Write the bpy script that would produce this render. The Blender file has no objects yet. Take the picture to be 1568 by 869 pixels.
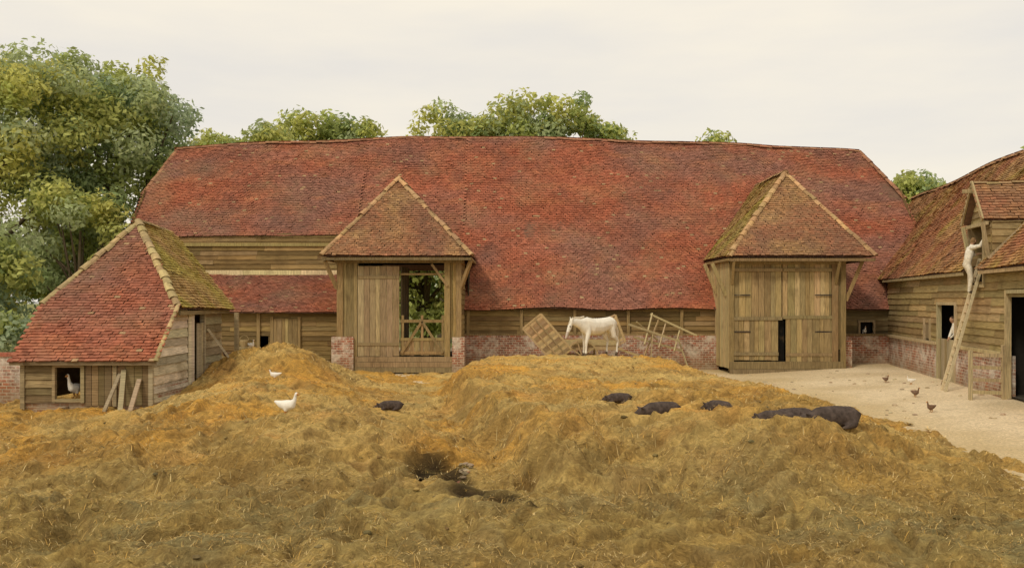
import bpy, bmesh, math, random
import numpy as np
from mathutils import Vector
random.seed(7); RNG=np.random.default_rng(7)
scene=bpy.context.scene
COL=scene.collection
# ------------------------------------------------------------ noise
_T=np.random.default_rng(3).random((256,256))
def vnoise(x,y,s=0):
    x=np.asarray(x,float)+s*17.3; y=np.asarray(y,float)+s*31.7
    xi=np.floor(x).astype(int); yi=np.floor(y).astype(int)
    fx=x-xi; fy=y-yi; fx=fx*fx*(3-2*fx); fy=fy*fy*(3-2*fy)
    a=_T[xi&255,yi&255]; b=_T[(xi+1)&255,yi&255]; c=_T[xi&255,(yi+1)&255]; d=_T[(xi+1)&255,(yi+1)&255]
    return (a*(1-fx)+b*fx)*(1-fy)+(c*(1-fx)+d*fx)*fy
def fbm(x,y,o=4,s=0):
    t=0;a=.5;n=0
    for i in range(o):
        t=t+a*vnoise(x*2**i,y*2**i,s+i); n+=a; a*=.5
    return t/n
def sst(x,a,b):
    t=np.clip((x-a)/(b-a),0,1); return t*t*(3-2*t)
# ------------------------------------------------------------ materials
def newmat(name):
    m=bpy.data.materials.new(name); m.use_nodes=True
    nt=m.node_tree; b=nt.nodes["Principled BSDF"]
    b.inputs["Specular IOR Level"].default_value=.15
    return m,nt,b
def nn(nt,t,**k):
    n=nt.nodes.new(t)
    for a,v in k.items(): setattr(n,a,v)
    return n
def noise_node(nt,vec,scale,detail=4,rough=.6):
    n=nn(nt,"ShaderNodeTexNoise"); n.inputs["Scale"].default_value=scale
    n.inputs["Detail"].default_value=detail; n.inputs["Roughness"].default_value=rough
    nt.links.new(vec,n.inputs["Vector"]); return n.outputs["Fac"]
def maprange(nt,v,a,b,c,d):
    n=nn(nt,"ShaderNodeMapRange"); nt.links.new(v,n.inputs[0])
    for i,x in enumerate((a,b,c,d)): n.inputs[i+1].default_value=x
    return n.outputs[0]
def mixc(nt,f,a,b,bt="MIX"):
    n=nn(nt,"ShaderNodeMix",data_type="RGBA",blend_type=bt)
    if isinstance(f,float): n.inputs[0].default_value=f
    else: nt.links.new(f,n.inputs[0])
    for i,x in ((6,a),(7,b)):
        if isinstance(x,tuple): n.inputs[i].default_value=(*x,1)
        else: nt.links.new(x,n.inputs[i])
    return n.outputs[2]
def scalevec(nt,vec,s):
    n=nn(nt,"ShaderNodeMapping"); n.inputs["Scale"].default_value=s; nt.links.new(vec,n.inputs[0]); return n.outputs[0]
def attr_mat(name,stretch=(1,1,1),nscale=6,lo=.65,hi=1.3,bump=.4,bdist=.02,rough=.9,over=None,oscale=1.5,oth=(.55,.7),trans=0,omax=.75,over2=None):
    m,nt,b=newmat(name)
    tc=nn(nt,"ShaderNodeTexCoord"); ov=tc.outputs["Object"]
    at=nn(nt,"ShaderNodeAttribute"); at.attribute_name="Col"
    sv=scalevec(nt,ov,stretch)
    n1=noise_node(nt,sv,nscale,6)
    f=maprange(nt,n1,.3,.7,lo,hi)
    c=mixc(nt,1.0,at.outputs["Color"],f,"MULTIPLY")
    if over:
        n2=noise_node(nt,ov,oscale,6,.7)
        g=maprange(nt,n2,oth[0],oth[1],0,omax)
        c=mixc(nt,g,c,over)
    if over2:
        n4=noise_node(nt,scalevec(nt,ov,over2[4]),over2[1],6,.65)
        c=mixc(nt,maprange(nt,n4,over2[2],over2[3],0,over2[5]),c,over2[0])
    nt.links.new(c,b.inputs["Base Color"]); b.inputs["Roughness"].default_value=rough
    if bump:
        bp=nn(nt,"ShaderNodeBump"); bp.inputs["Strength"].default_value=bump; bp.inputs["Distance"].default_value=bdist
        nt.links.new(n1,bp.inputs["Height"]); nt.links.new(bp.outputs[0],b.inputs["Normal"])
    if trans:
        tr=nn(nt,"ShaderNodeBsdfTranslucent"); nt.links.new(c,tr.inputs["Color"])
        ms=nn(nt,"ShaderNodeMixShader"); ms.inputs[0].default_value=trans
        nt.links.new(b.outputs[0],ms.inputs[1]); nt.links.new(tr.outputs[0],ms.inputs[2])
        nt.links.new(ms.outputs[0],nt.nodes["Material Output"].inputs["Surface"])
    return m
M_TILE=attr_mat("clay_tile",(1,1,1),7,.75,1.25,.3,.01,.92,over=(.34,.23,.13),oscale=.5,oth=(.49,.75),omax=.5,over2=((.165,.09,.07),.42,.52,.70,(1,1,.45),.5))
M_TILEMOSS=attr_mat("mossy_tile",(1,1,1),9,.75,1.25,.3,.01,.92,over=(.33,.26,.045),oscale=.8,oth=(.48,.64))
M_WOODH=attr_mat("weathered_board_h",(.45,.45,14),5,.42,1.25,.5,.01,.9,over=(.115,.072,.03),oscale=.8,oth=(.52,.72),over2=((.30,.225,.11),.6,.56,.72,(1,1,3),.5))
M_WOODV=attr_mat("weathered_board_v",(14,14,.6),4,.46,1.26,.5,.01,.9,over=(.135,.087,.04),oscale=.9,oth=(.54,.75),over2=((.34,.265,.14),.6,.56,.72,(3,3,.7),.5))
M_LEAF=attr_mat("leaf",(1,1,1),3,.8,1.2,0,0,.7,trans=.55)
M_STRAW=attr_mat("straw",(1,1,1),4,.85,1.15,0,0,.8,trans=.15)
M_GENERIC=attr_mat("surface",(1,1,1),12,.8,1.15,.2,.005,.8)
def brick_mat(name,wash,th):
    m,nt,b=newmat(name); tc=nn(nt,"ShaderNodeTexCoord")
    sp=nn(nt,"ShaderNodeSeparateXYZ"); nt.links.new(tc.outputs["Object"],sp.inputs[0])
    ad=nn(nt,"ShaderNodeMath",operation="ADD"); nt.links.new(sp.outputs[0],ad.inputs[0]); nt.links.new(sp.outputs[1],ad.inputs[1])
    cb=nn(nt,"ShaderNodeCombineXYZ"); nt.links.new(ad.outputs[0],cb.inputs[0]); nt.links.new(sp.outputs[2],cb.inputs[1])
    wn=nn(nt,"ShaderNodeTexNoise"); wn.inputs["Scale"].default_value=3; nt.links.new(tc.outputs["Object"],wn.inputs["Vector"])
    wm=nn(nt,"ShaderNodeVectorMath",operation="SCALE"); wm.inputs["Scale"].default_value=.03; nt.links.new(wn.outputs["Color"],wm.inputs[0])
    wa=nn(nt,"ShaderNodeVectorMath",operation="ADD"); nt.links.new(cb.outputs[0],wa.inputs[0]); nt.links.new(wm.outputs[0],wa.inputs[1])
    br=nn(nt,"ShaderNodeTexBrick"); nt.links.new(wa.outputs[0],br.inputs["Vector"])
    br.inputs["Color1"].default_value=(.46,.16,.09,1); br.inputs["Color2"].default_value=(.25,.11,.07,1); br.inputs["Mortar"].default_value=(.58,.48,.36,1)
    br.inputs["Scale"].default_value=1; br.inputs["Brick Width"].default_value=.26; br.inputs["Row Height"].default_value=.1
    br.inputs["Mortar Size"].default_value=.014; br.inputs["Mortar Smooth"].default_value=.2
    n2=noise_node(nt,tc.outputs["Object"],1.7,7,.75)
    c=mixc(nt,maprange(nt,n2,th[0],th[1],0,.85),br.outputs["Color"],wash)
    n3=noise_node(nt,tc.outputs["Object"],7,5)
    c=mixc(nt,1.0,c,maprange(nt,n3,.3,.7,.6,1.2),"MULTIPLY")
    dr=maprange(nt,sp.outputs[2],.15,.8,.6,0)
    c=mixc(nt,dr,c,(.26,.18,.09))
    nt.links.new(c,b.inputs["Base Color"]); b.inputs["Roughness"].default_value=.92
    bp=nn(nt,"ShaderNodeBump"); bp.inputs["Strength"].default_value=.6; bp.inputs["Distance"].default_value=.015; bp.invert=True
    nt.links.new(br.outputs["Fac"],bp.inputs["Height"]); nt.links.new(bp.outputs[0],b.inputs["Normal"])
    return m
M_BRICK=brick_mat("old_brick",(.66,.57,.45),(.47,.60))
M_BRICKW=brick_mat("limewashed_brick",(.68,.60,.50),(.42,.6))
def heap_mat(name,straw=True):
    m,nt,b=newmat(name); tc=nn(nt,"ShaderNodeTexCoord"); ov=tc.outputs["Object"]
    at=nn(nt,"ShaderNodeAttribute"); at.attribute_name="Col"
    wv=nn(nt,"ShaderNodeTexNoise"); wv.inputs["Scale"].default_value=1.3; nt.links.new(ov,wv.inputs["Vector"])
    ws=nn(nt,"ShaderNodeVectorMath",operation="SCALE"); ws.inputs["Scale"].default_value=.9; nt.links.new(wv.outputs["Color"],ws.inputs[0])
    wa=nn(nt,"ShaderNodeVectorMath",operation="ADD"); nt.links.new(ov,wa.inputs[0]); nt.links.new(ws.outputs[0],wa.inputs[1])
    n1=noise_node(nt,scalevec(nt,wa.outputs[0],(7,13,9)),1.6,8,.75)
    n2=noise_node(nt,scalevec(nt,wa.outputs[0],(18,9,9)),1.6,7,.75)
    n3=noise_node(nt,ov,2.2,6,.65)
    n5=noise_node(nt,ov,.9,8,.75)
    c=mixc(nt,1.0,at.outputs["Color"],maprange(nt,n1,.3,.7,.6,1.38),"MULTIPLY")
    c=mixc(nt,1.0,c,maprange(nt,n2,.3,.7,.72,1.25),"MULTIPLY")
    if straw:
        c=mixc(nt,maprange(nt,n5,.51,.67,0,.5),c,(.35,.265,.10))
    c=mixc(nt,maprange(nt,n3,.55,.7,0,.65),c,(.19,.115,.04) if straw else (.47,.38,.24))
    nt.links.new(c,b.inputs["Base Color"]); b.inputs["Roughness"].default_value=.95
    mx=nn(nt,"ShaderNodeMath",operation="ADD"); nt.links.new(n1,mx.inputs[0]); nt.links.new(n2,mx.inputs[1])
    bp=nn(nt,"ShaderNodeBump"); bp.inputs["Strength"].default_value=.9 if straw else .3; bp.inputs["Distance"].default_value=.07 if straw else .02
    nt.links.new(mx.outputs[0],bp.inputs["Height"]); nt.links.new(bp.outputs[0],b.inputs["Normal"])
    return m
M_HEAP=heap_mat("dung_straw"); M_GROUND=heap_mat("yard_earth",False)
def water_mat():
    m,nt,b=newmat("dark_water"); b.inputs["Base Color"].default_value=(.03,.022,.014,1); b.inputs["Roughness"].default_value=.08
    b.inputs["Specular IOR Level"].default_value=.35
    return m
M_WATER=water_mat()
# ------------------------------------------------------------ mesh builder
def empty(name,loc=(0,0,0)):
    e=bpy.data.objects.new(name,None); COL.objects.link(e); e.location=loc; e.empty_display_size=.3; return e
class MB:
    def __init__(s): s.v=[];s.f=[];s.c=[];s.m=[]
    def face(s,pts,col=(.5,.5,.5),mi=0):
        b=len(s.v); s.v.extend([tuple(p) for p in pts]); s.f.append(tuple(range(b,b+len(pts)))); s.c.append(tuple(col)); s.m.append(mi)
    def arr(s,V,F,C,mi=0):
        b=len(s.v); s.v.extend(map(tuple,V.tolist())); s.f.extend([tuple(x) for x in (F+b).tolist()]); s.c.extend(map(tuple,C.tolist())); s.m.extend([mi]*len(F))
    def hexa(s,P,col,mi=0):
        b=len(s.v); s.v.extend([tuple(p) for p in P])
        for q in ((0,3,2,1),(4,5,6,7),(0,1,5,4),(1,2,6,5),(2,3,7,6),(3,0,4,7)):
            s.f.append(tuple(b+i for i in q)); s.c.append(tuple(col)); s.m.append(mi)
    def box(s,x0,x1,y0,y1,z0,z1,col,mi=0):
        s.hexa([(x0,y0,z0),(x1,y0,z0),(x1,y1,z0),(x0,y1,z0),(x0,y0,z1),(x1,y0,z1),(x1,y1,z1),(x0,y1,z1)],col,mi)
    def beam(s,p0,p1,w,h,col,mi=0,up=(0,0,1),taper=1):
        p0=Vector(p0);p1=Vector(p1);d=(p1-p0).normalized(); u=Vector(up)
        if abs(d.dot(u))>.98: u=Vector((0,1,0))
        a=d.cross(u).normalized(); b=a.cross(d).normalized()
        P=[]
        for p,k in ((p0,1),(p1,taper)):
            for i,j in ((-1,-1),(1,-1),(1,1),(-1,1)): P.append(p+a*i*w/2*k+b*j*h/2*k)
        s.hexa(P,col,mi)
    def tube(s,pts,rad,col,n=8,mi=0):
        pts=[Vector(p) for p in pts]; rings=[]
        for i,p in enumerate(pts):
            d=(pts[min(i+1,len(pts)-1)]-pts[max(i-1,0)]).normalized()
            u=Vector((1,0,0)) if abs(d.x)<.9 else Vector((0,1,0))
            a=d.cross(u).normalized(); b=d.cross(a)
            base=len(s.v)
            for k in range(n):
                t=2*math.pi*k/n; s.v.append(tuple(p+(a*math.cos(t)+b*math.sin(t))*rad[i]))
            rings.append(base)
        for r0,r1 in zip(rings,rings[1:]):
            for k in range(n):
                s.f.append((r0+k,r0+(k+1)%n,r1+(k+1)%n,r1+k)); s.c.append(tuple(col)); s.m.append(mi)
        s.f.append(tuple(rings[-1]+k for k in range(n))); s.c.append(tuple(col)); s.m.append(mi)
    def build(s,name,mats,parent=None,smooth=False):
        me=bpy.data.meshes.new(name); me.from_pydata(s.v,[],s.f); 
        for m in (mats if isinstance(mats,(list,tuple)) else [mats]): me.materials.append(m)
        me.polygons.foreach_set("material_index",s.m)
        lt=np.empty(len(me.polygons),int); me.polygons.foreach_get("loop_total",lt)
        ca=me.color_attributes.new("Col","FLOAT_COLOR","CORNER")
        c=np.ones((len(s.c),4)); c[:,:3]=np.array(s.c); ca.data.foreach_set("color",np.repeat(c,lt,axis=0).ravel())
        if smooth: me.polygons.foreach_set("use_smooth",[True]*len(me.polygons))
        me.update(); ob=bpy.data.objects.new(name,me); COL.objects.link(ob)
        if parent: ob.parent=parent
        return ob
def jit(c,a=.15):
    k=1+random.uniform(-a,a); return tuple(max(0,x*k*(1+random.uniform(-.05,.05))) for x in c)
# ------------------------------------------------------------ tiles
def pal_red(P,r):
    n=fbm(P[:,0]*.35+9,(P[:,2]+P[:,1])*.35,4,2)[:,None]; n2=fbm(P[:,0]*.9,(P[:,2]+P[:,1])*1.4,3,8)[:,None]
    a=np.array([.365,.120,.066]);b=np.array([.275,.130,.092]);c=np.array([.43,.175,.083])
    t=np.clip((n-.33)*3,0,1); k=a*(1-t)+b*t; t2=np.clip((n2-.5)*3,0,1); k=k*(1-t2*.5)+c*t2*.5
    k=k*(.80+.38*r[:,None]); dk=(r>.975)[:,None]; k=np.where(dk,k*.6,k)
    ye=((r*37)%1>.985)[:,None]; return np.where(ye,np.array([.40,.26,.14]),k)
def pal_brown(P,r):
    n=fbm(P[:,0]*.7+3,(P[:,2]+P[:,1])*.7,4,5)[:,None]
    a=np.array([.33,.15,.08]);b=np.array([.38,.225,.10]);c=np.array([.27,.155,.085])
    t=np.clip((n-.4)*3.3,0,1); k=a*(1-t)+b*t; w=((r*13)%1>.6)[:,None]; k=np.where(w,k*.5+c*.5,k)
    return k*(.78+.42*r[:,None])
def pal_moss(P,r):
    n=fbm(P[:,0]*.8+3,(P[:,2]+P[:,1])*.8,4,6)[:,None]
    a=np.array([.40,.25,.095]);b=np.array([.38,.30,.07]); t=np.clip((n-.35)*3.3,0,1)
    return (a*(1-t)+b*t)*(.78+.42*r[:,None])
def tile_poly(mb,pts,pal,warp=None,w=.175,g=.115,n_amp=.05,tiles=True):
    p=[np.array(q,float) for q in pts]
    U=p[1]-p[0]; U/=np.linalg.norm(U); N=np.cross(U,p[2]-p[0]); N/=np.linalg.norm(N)
    if N[2]<0: N=-N
    V=np.cross(N,U); 
    if V[2]<0: V=-V
    O=p[0]; q=np.array([[(a-O)@U,(a-O)@V] for a in p])
    def W(P): return P if warp is None else warp(P)
    us=np.linspace(q[:,0].min(),q[:,0].max(),max(3,int((q[:,0].max()-q[:,0].min())/1.0)+2)); 
    us=np.unique(np.concatenate([us,q[:,0]]))
    def vr(u):
        L=[]
        for i in range(len(q)):
            a,b=q[i],q[(i+1)%len(q)]
            if abs(a[0]-b[0])<1e-9:
                if abs(u-a[0])<1e-6: L+= [a[1],b[1]]
                continue
            t=(u-a[0])/(b[0]-a[0])
            if -1e-6<=t<=1+1e-6: L.append(a[1]+t*(b[1]-a[1]))
        return min(L),max(L)
    prev=None
    for u in us:
        a,b=vr(u); A=W((O+U*u+V*a-N*.07)[None])[0]; B=W((O+U*u+V*b-N*.07)[None])[0]
        if prev is not None: mb.face([prev[0],A,B,prev[1]],(.16,.09,.06))
        prev=(A,B)
    if not tiles: return
    vs=np.arange(q[:,1].min(),q[:,1].max(),g)
    cu=[];cv=[]
    for j,v in enumerate(vs):
        u=np.arange(q[:,0].min()+(w/2 if j%2 else 0),q[:,0].max()+w/2,w); cu.append(u); cv.append(np.full(len(u),v))
    cu=np.concatenate(cu);cv=np.concatenate(cv)
    ins=np.ones(len(cu),bool); cen=q.mean(0)
    for i in range(len(q)):
        a,b=q[i],q[(i+1)%len(q)]; e=b-a; nrm=np.array([-e[1],e[0]]); L=np.linalg.norm(nrm)
        if L<1e-9: continue
        nrm/=L
        if (cen-a)@nrm<0: nrm=-nrm
        ins&=((cu-a[0])*nrm[0]+(cv+g/2-a[1])*nrm[1])>-.02
    cu=cu[ins];cv=cv[ins];n=len(cu)
    if n==0: return
    r=RNG.random(n); wob=(fbm(cu*.45+O[0],cv*.45,3,4)-.5)*n_amp*2
    slip=np.where(RNG.random(n)>.988,RNG.uniform(.02,.06,n),0)
    jj=RNG.normal(0,.008,n); h0=.026+RNG.random(n)*.014+wob+slip*.5; h1=.0+wob; dv=RNG.normal(0,.008,n)-slip; sl=RNG.normal(0,.006,n)+slip*.2
    def pt(u,v,h): return O+u[:,None]*U+v[:,None]*V+h[:,None]*N
    hw=w/2-.003
    A=pt(cu-hw+jj,cv+dv-sl,h0);B=pt(cu+hw+jj,cv+dv+sl,h0+sl);C=pt(cu+hw+jj,cv+g*1.2,h1);D=pt(cu-hw+jj,cv+g*1.2,h1)
    E=pt(cu-hw+jj,cv+dv-sl,h0-.035);F=pt(cu+hw+jj,cv+dv+sl,h0-.035)
    cc=pal(pt(cu,cv,h1),r)
    VV=W(np.stack([A,B,C,D,E,F],1).reshape(-1,3)); b=np.arange(n)*6
    FF=np.concatenate([np.stack([b,b+1,b+2,b+3],1),np.stack([b+4,b+5,b+1,b],1)])
    mb.arr(VV,FF,np.concatenate([cc,cc*.85]))
def caps(mb,p0,p1,col,r=.13,warp=None,seg=.32):
    p0=Vector(p0);p1=Vector(p1);L=(p1-p0).length;n=max(1,int(L/seg)); d=(p1-p0).normalized()
    s=d.cross(Vector((0,0,1))).normalized(); u=s.cross(d).normalized()
    if u.z<0:u=-u
    for i in range(n):
        a=p0+d*(L*i/n); b=p0+d*(L*(i+1.12)/n); c=jit(col,.25); rr=r*random.uniform(.88,1.12); off=u*random.uniform(-.025,.02)+s*random.uniform(-.02,.02)
        R=[]
        for q,k in ((a,1.12),(b,.92)):
            ring=[q+off+(s*math.cos(t)*rr*k+u*(math.sin(t)*rr*k*.75-.03)) for t in [math.pi*x/5 for x in range(6)]]
            if warp is not None: ring=[Vector(x) for x in warp(np.array([tuple(x) for x in ring]))]
            R.append(ring)
        for k in range(5): mb.face([R[0][k],R[0][k+1],R[1][k+1],R[1][k]],c)
        mb.face(R[0],jit(tuple(x*.5 for x in c)))
# ------------------------------------------------------------ boards
def hboards(mb,p0,p1,z0,z1,nrm,cols,op=(),bh=.21,poly=None,mi=0,rough=1):
    p0=np.array(p0,float);p1=np.array(p1,float);L=np.linalg.norm(p1-p0);d=(p1-p0)/L;nm=np.array(nrm,float)
    def P(s,z,o): x=p0+d*s+nm*o; return (x[0],x[1],z)
    z=z0
    while z<z1-.02:
        zt=min(z+bh,z1); zm=(z+zt)/2; rng=[(0,L)]
        if poly is not None:
            X=[]
            for i in range(len(poly)):
                a,b=poly[i],poly[(i+1)%len(poly)]
                if (a[1]-zm)*(b[1]-zm)<0: X.append(a[0]+(zm-a[1])/(b[1]-a[1])*(b[0]-a[0]))
            if len(X)<2: z=zt; continue
            rng=[(min(X),max(X))]
        for o in op:
            if o[2]<zm<o[3]:
                nr=[]
                for a,b in rng:
                    if o[1]<=a or o[0]>=b: nr.append((a,b))
                    else:
                        if o[0]>a: nr.append((a,o[0]))
                        if o[1]<b: nr.append((o[1],b))
                rng=nr
        for a,b in rng:
            s=a
            while s<b-.01:
                e=min(b,s+random.uniform(1.8,4.2)); 
                if b-e<.5: e=b
                c=jit(random.choice(cols),.28); j=random.uniform(-.018,.018)*rough; k=random.uniform(-.018,.018)*rough; o=random.uniform(0,.018)*rough
                mb.hexa([P(s,z+j-.02,.0),P(e-.006,z+k-.02,.0),P(e-.006,z+k-.02,.045+o),P(s,z+j-.02,.045+o),
                         P(s,zt+.01,-.005),P(e-.006,zt+.01,-.005),P(e-.006,zt+.01,.012),P(s,zt+.01,.012)],c,mi)
                s=e
        z=zt
def vboards(mb,p0,p1,z0,z1,nrm,cols,w=.2,mi=0,rag=.02,t=.03,ztop=None):
    p0=np.array(p0,float);p1=np.array(p1,float);L=np.linalg.norm(p1-p0);d=(p1-p0)/L;nm=np.array(nrm,float); s=0
    while s<L-.01:
        e=min(L,s+w*random.uniform(.75,1.25)); 
        if L-e<.06:e=L
        c=jit(random.choice(cols),.28); o=random.uniform(0,.014); zb=z0+random.uniform(-rag,rag); 
        za=(ztop(s) if ztop else z1)+random.uniform(-rag,rag)*.3; zc=(ztop(e) if ztop else z1)+random.uniform(-rag,rag)*.3
        def P(q,z,oo): x=p0+d*q+nm*oo; return (x[0],x[1],z)
        mb.hexa([P(s,zb,0),P(e-.012,zb,0),P(e-.012,zb,t+o),P(s,zb,t+o),P(s,za,0),P(e-.012,zc,0),P(e-.012,zc,t+o),P(s,za,t+o)],c,mi); s=e
OLIVE=[(.30,.20,.08),(.26,.17,.068),(.35,.235,.095),(.21,.14,.058),(.31,.215,.098)]
GREY=[(.42,.34,.20),(.36,.29,.17),(.46,.37,.23),(.38,.29,.15)]
DOOR=[(.35,.25,.115),(.31,.22,.10),(.39,.285,.135),(.28,.195,.086)]
PALE=[(.68,.58,.41),(.60,.51,.35),(.72,.62,.45)]
TIMB=(.34,.235,.105)
DARK=(.02,.016,.012)
# ============================================================ TERRAIN
def gz(x,y):
    x=np.asarray(x,float);y=np.asarray(y,float)
    z=.0+.25*sst(x,9,15)*sst(y,12,24)*(1-sst(y,44,60))+ (fbm(x*.25,y*.25,3,1)-.5)*.08+(fbm(x*1.5,y*1.5,3,2)-.5)*.03
    return z-.75*sst(x,-16.6,-15.5)*(1-sst(x,5.5,7.2))*sst(y,7.3,8.6)*(1-sst(y,30,34))
PITS=((-1.35,15.9,.42,.34,.36),(-1.0,15.15,.20,.35,.26),(-.78,14.5,.12,.3,.16),(-.62,13.9,.34,.16,.20),(-.35,13.35,.12,.25,.14),(-.12,12.9,.22,.12,.14),(.35,12.3,.16,.08,.1))
def heapz(x,y,detail=True):
    x=np.asarray(x,float);y=np.asarray(y,float)
    xl=np.interp(y,[12,16,20,25,30,37],[.5,-.4,-1.0,-1.6,-2.2,-2.1])+(fbm(y*.5,x*.0+2,3,9)-.5)*1.5
    xr=8.9+(fbm(y*.4,x*0+5,3,12)-.5)*1.3
    yb=np.interp(x,[-3,5,7,9],[38.2,38.0,32,25])
    yf=13.0+.5*np.sin(x*.9+1)+(fbm(x*.6,x*0+1,3,15)-.5)*3.4
    R=sst(x-xl,-.1,.95)*sst(xr-x,-.1,2.8)*sst(y-yf,0,3.1)*sst(yb-y,0,2.5)
    top=.80+.02*sst(y,26,14)-.12*sst(x,4,9)-.16*np.exp(-((x-3.5)/3)**2-((y-24)/4)**2)
    zR=R*top
    e1=((x+8.1)/2.35)**2+((y-30.7)/3.6)**2; L1=1.38*np.exp(-e1**1.15)
    e2=((x+3.7+ (17.5-y)*.12)/2.2)**2+((y-17.6)/2.9)**2; L2=.64*np.exp(-e2**1.6)
    e3=((x+6.6)/2.5)**2+((y-24)/5.5)**2; L3=.62*np.exp(-e3**1.6)
    e4=((x+7.6)/2.2)**2+((y-17)/2.2)**2; L4=.28*np.exp(-e4**1.3)
    L=np.maximum(np.maximum(L1,L3),np.maximum(L2,L4)); L=L*.8+.2*np.minimum(L1+L2+L3+L4,1.6)
    base=.04-.1*sst(x,-8,-11)*sst(y,19,23)
    m=sst(xr+.5-x,-.9,.4)*sst(38.9-y,0,1.2)*sst(x+17,0,1.2)
    m=m*(1-sst(x,5.5,8.6)*sst(y,26,31))
    cov=m
    z=base+np.maximum(zR,L)
    if detail:
        rough=.5+.5*np.clip(np.maximum(R*(1-R)*4,0)+sst(y,30,18)+L1*.6,0,1)
        wx=x+(fbm(x*.7,y*.7,2,80)-.5)*1.6; wy=y+(fbm(x*.7,y*.7,2,83)-.5)*1.6
        z=z+(fbm(x*.8,y*.8,3,21)-.5)*.42*rough+(fbm(wx*2.4,wy*2.4,3,24)-.5)*.30*rough
        r1=1-np.abs(fbm(wx*1.5,wy*1.9,2,90)*2-1); z=z+(r1-.75)*.30*rough
        r2=1-np.abs(fbm(wx*3.4,wy*4.5,2,40)*2-1); z=z+(r2-.7)*.20*rough
        z=z+(fbm(x*9,y*9,2,27)-.5)*.07
    for px,py,rx,ry,dp in PITS:
        q=(fbm(x*4,y*4,2,66)-.5)*.9
        z=z-dp*np.exp(-np.clip(((x-px)/rx)**2+((y-py)/ry)**2+q,0,9)**1.7)
    return z*cov-(1-cov)*.5
def grid_obj(name,xs,ys,zf,cf,mat,parent=None):
    X,Y=np.meshgrid(xs,ys); Z=zf(X,Y); nx,ny=len(xs),len(ys)
    V=np.stack([X,Y,Z],-1).reshape(-1,3)
    i=np.arange(nx-1)[None,:]+np.arange(ny-1)[:,None]*nx; i=i.ravel()
    F=np.stack([i,i+1,i+nx+1,i+nx],1)
    me=bpy.data.meshes.new(name); me.vertices.add(len(V)); me.vertices.foreach_set("co",V.ravel())
    me.loops.add(F.size); me.loops.foreach_set("vertex_index",F.ravel()); me.polygons.add(len(F))
    me.polygons.foreach_set("loop_start",np.arange(len(F))*4); me.polygons.foreach_set("loop_total",np.full(len(F),4))
    me.polygons.foreach_set("use_smooth",np.ones(len(F),bool)); me.update(calc_edges=True)
    C=cf(X,Y,Z).reshape(-1,3); ca=me.color_attributes.new("Col","FLOAT_COLOR","POINT")
    c=np.ones((len(V),4));c[:,:3]=C; ca.data.foreach_set("color",c.ravel())
    me.materials.append(mat); ob=bpy.data.objects.new(name,me); COL.objects.link(ob)
    if parent: ob.parent=parent
    return ob
def L3(a,b,t): t=t[...,None]; return np.array(a)*(1-t)+np.array(b)*t
def heapcol(X,Y,Z):
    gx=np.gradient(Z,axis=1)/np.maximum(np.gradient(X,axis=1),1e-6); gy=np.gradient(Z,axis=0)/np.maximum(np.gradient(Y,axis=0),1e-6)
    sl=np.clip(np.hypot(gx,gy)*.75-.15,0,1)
    n=fbm(X*.5,Y*.5,4,51); n2=fbm(X*1.3,Y*1.8,4,55); n3=fbm(X*.8,Y*1.2,4,58); n4=fbm(X*.45,Y*.6,4,59)
    c=L3((.79,.43,.085),(.77,.53,.18),np.clip((n-.38)*4,0,1))
    t=np.clip((n2-.5)*3.5,0,1)[...,None]; c=c*(1-t*.5)+np.array((.66,.29,.06))*t*.5
    t=np.clip((n3-.53)*5,0,1)[...,None]; c=c*(1-t*.5)+np.array((.40,.30,.12))*t*.5
    t=np.clip((n4-.55)*5,0,1)[...,None]; c=c*(1-t*.35)+np.array((.27,.175,.07))*t*.35
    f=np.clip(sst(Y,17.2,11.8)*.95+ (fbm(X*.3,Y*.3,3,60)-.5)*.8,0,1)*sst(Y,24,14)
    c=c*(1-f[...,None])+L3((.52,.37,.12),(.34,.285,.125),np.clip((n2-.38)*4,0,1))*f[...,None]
    d=np.clip(sl*.66,0,.7); c=c*(1-d[...,None])+np.array((.26,.16,.05))*d[...,None]  # steep faces turn dark brown: soil tone plus cavity shade painted into the colour
    for px,py,rx,ry,dp in PITS:
        k=np.exp(-(((X-px)/(rx*1.4))**2+((Y-py)/(ry*1.6))**2)**2)[...,None]; c=c*(1-k)+np.array((.05,.033,.016))*k
    return np.clip(c,0,1)
def groundcol(X,Y,Z):
    n=fbm(X*.5,Y*.5,4,31)
    sand=L3((.72,.58,.38),(.59,.46,.28),np.clip((n-.35)*3,0,1))
    edge=np.exp(-((X-9.5)/1.3)**2)*sst(Y,8,12)*.5+np.exp(-((Y-39)/1.6)**2)*.4
    sand=sand*(1-edge[...,None])+np.array((.46,.33,.14))*edge[...,None]
    grass=L3((.16,.18,.05),(.22,.22,.07),np.clip((n-.35)*3,0,1))
    m=sst(X,-17,-20)+sst(X,26,30)+sst(Y,56,60)
    m=np.clip(m,0,1)[...,None]; return sand*(1-m)+grass*m
dense=np.arange(-30,30.01,.3)
xs=np.concatenate([[-700,-400,-200,-110,-70,-50,-38],dense,[38,50,70,110,200,400,700]])
ys=np.concatenate([[-200,-80,-30,-10,0],np.arange(5,60,.3),[66,75,90,120,180,300,500,900]])
grid_obj("ground",xs,ys,gz,groundcol,M_GROUND)
heap=empty("dung_heap")
yy=[7.0]
while yy[-1]<39: yy.append(yy[-1]+max(.032,.0042*yy[-1]))
grid_obj("heap_surface",np.arange(-17.3,10.6,.045),np.array(yy),heapz,heapcol,M_HEAP,heap)
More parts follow.
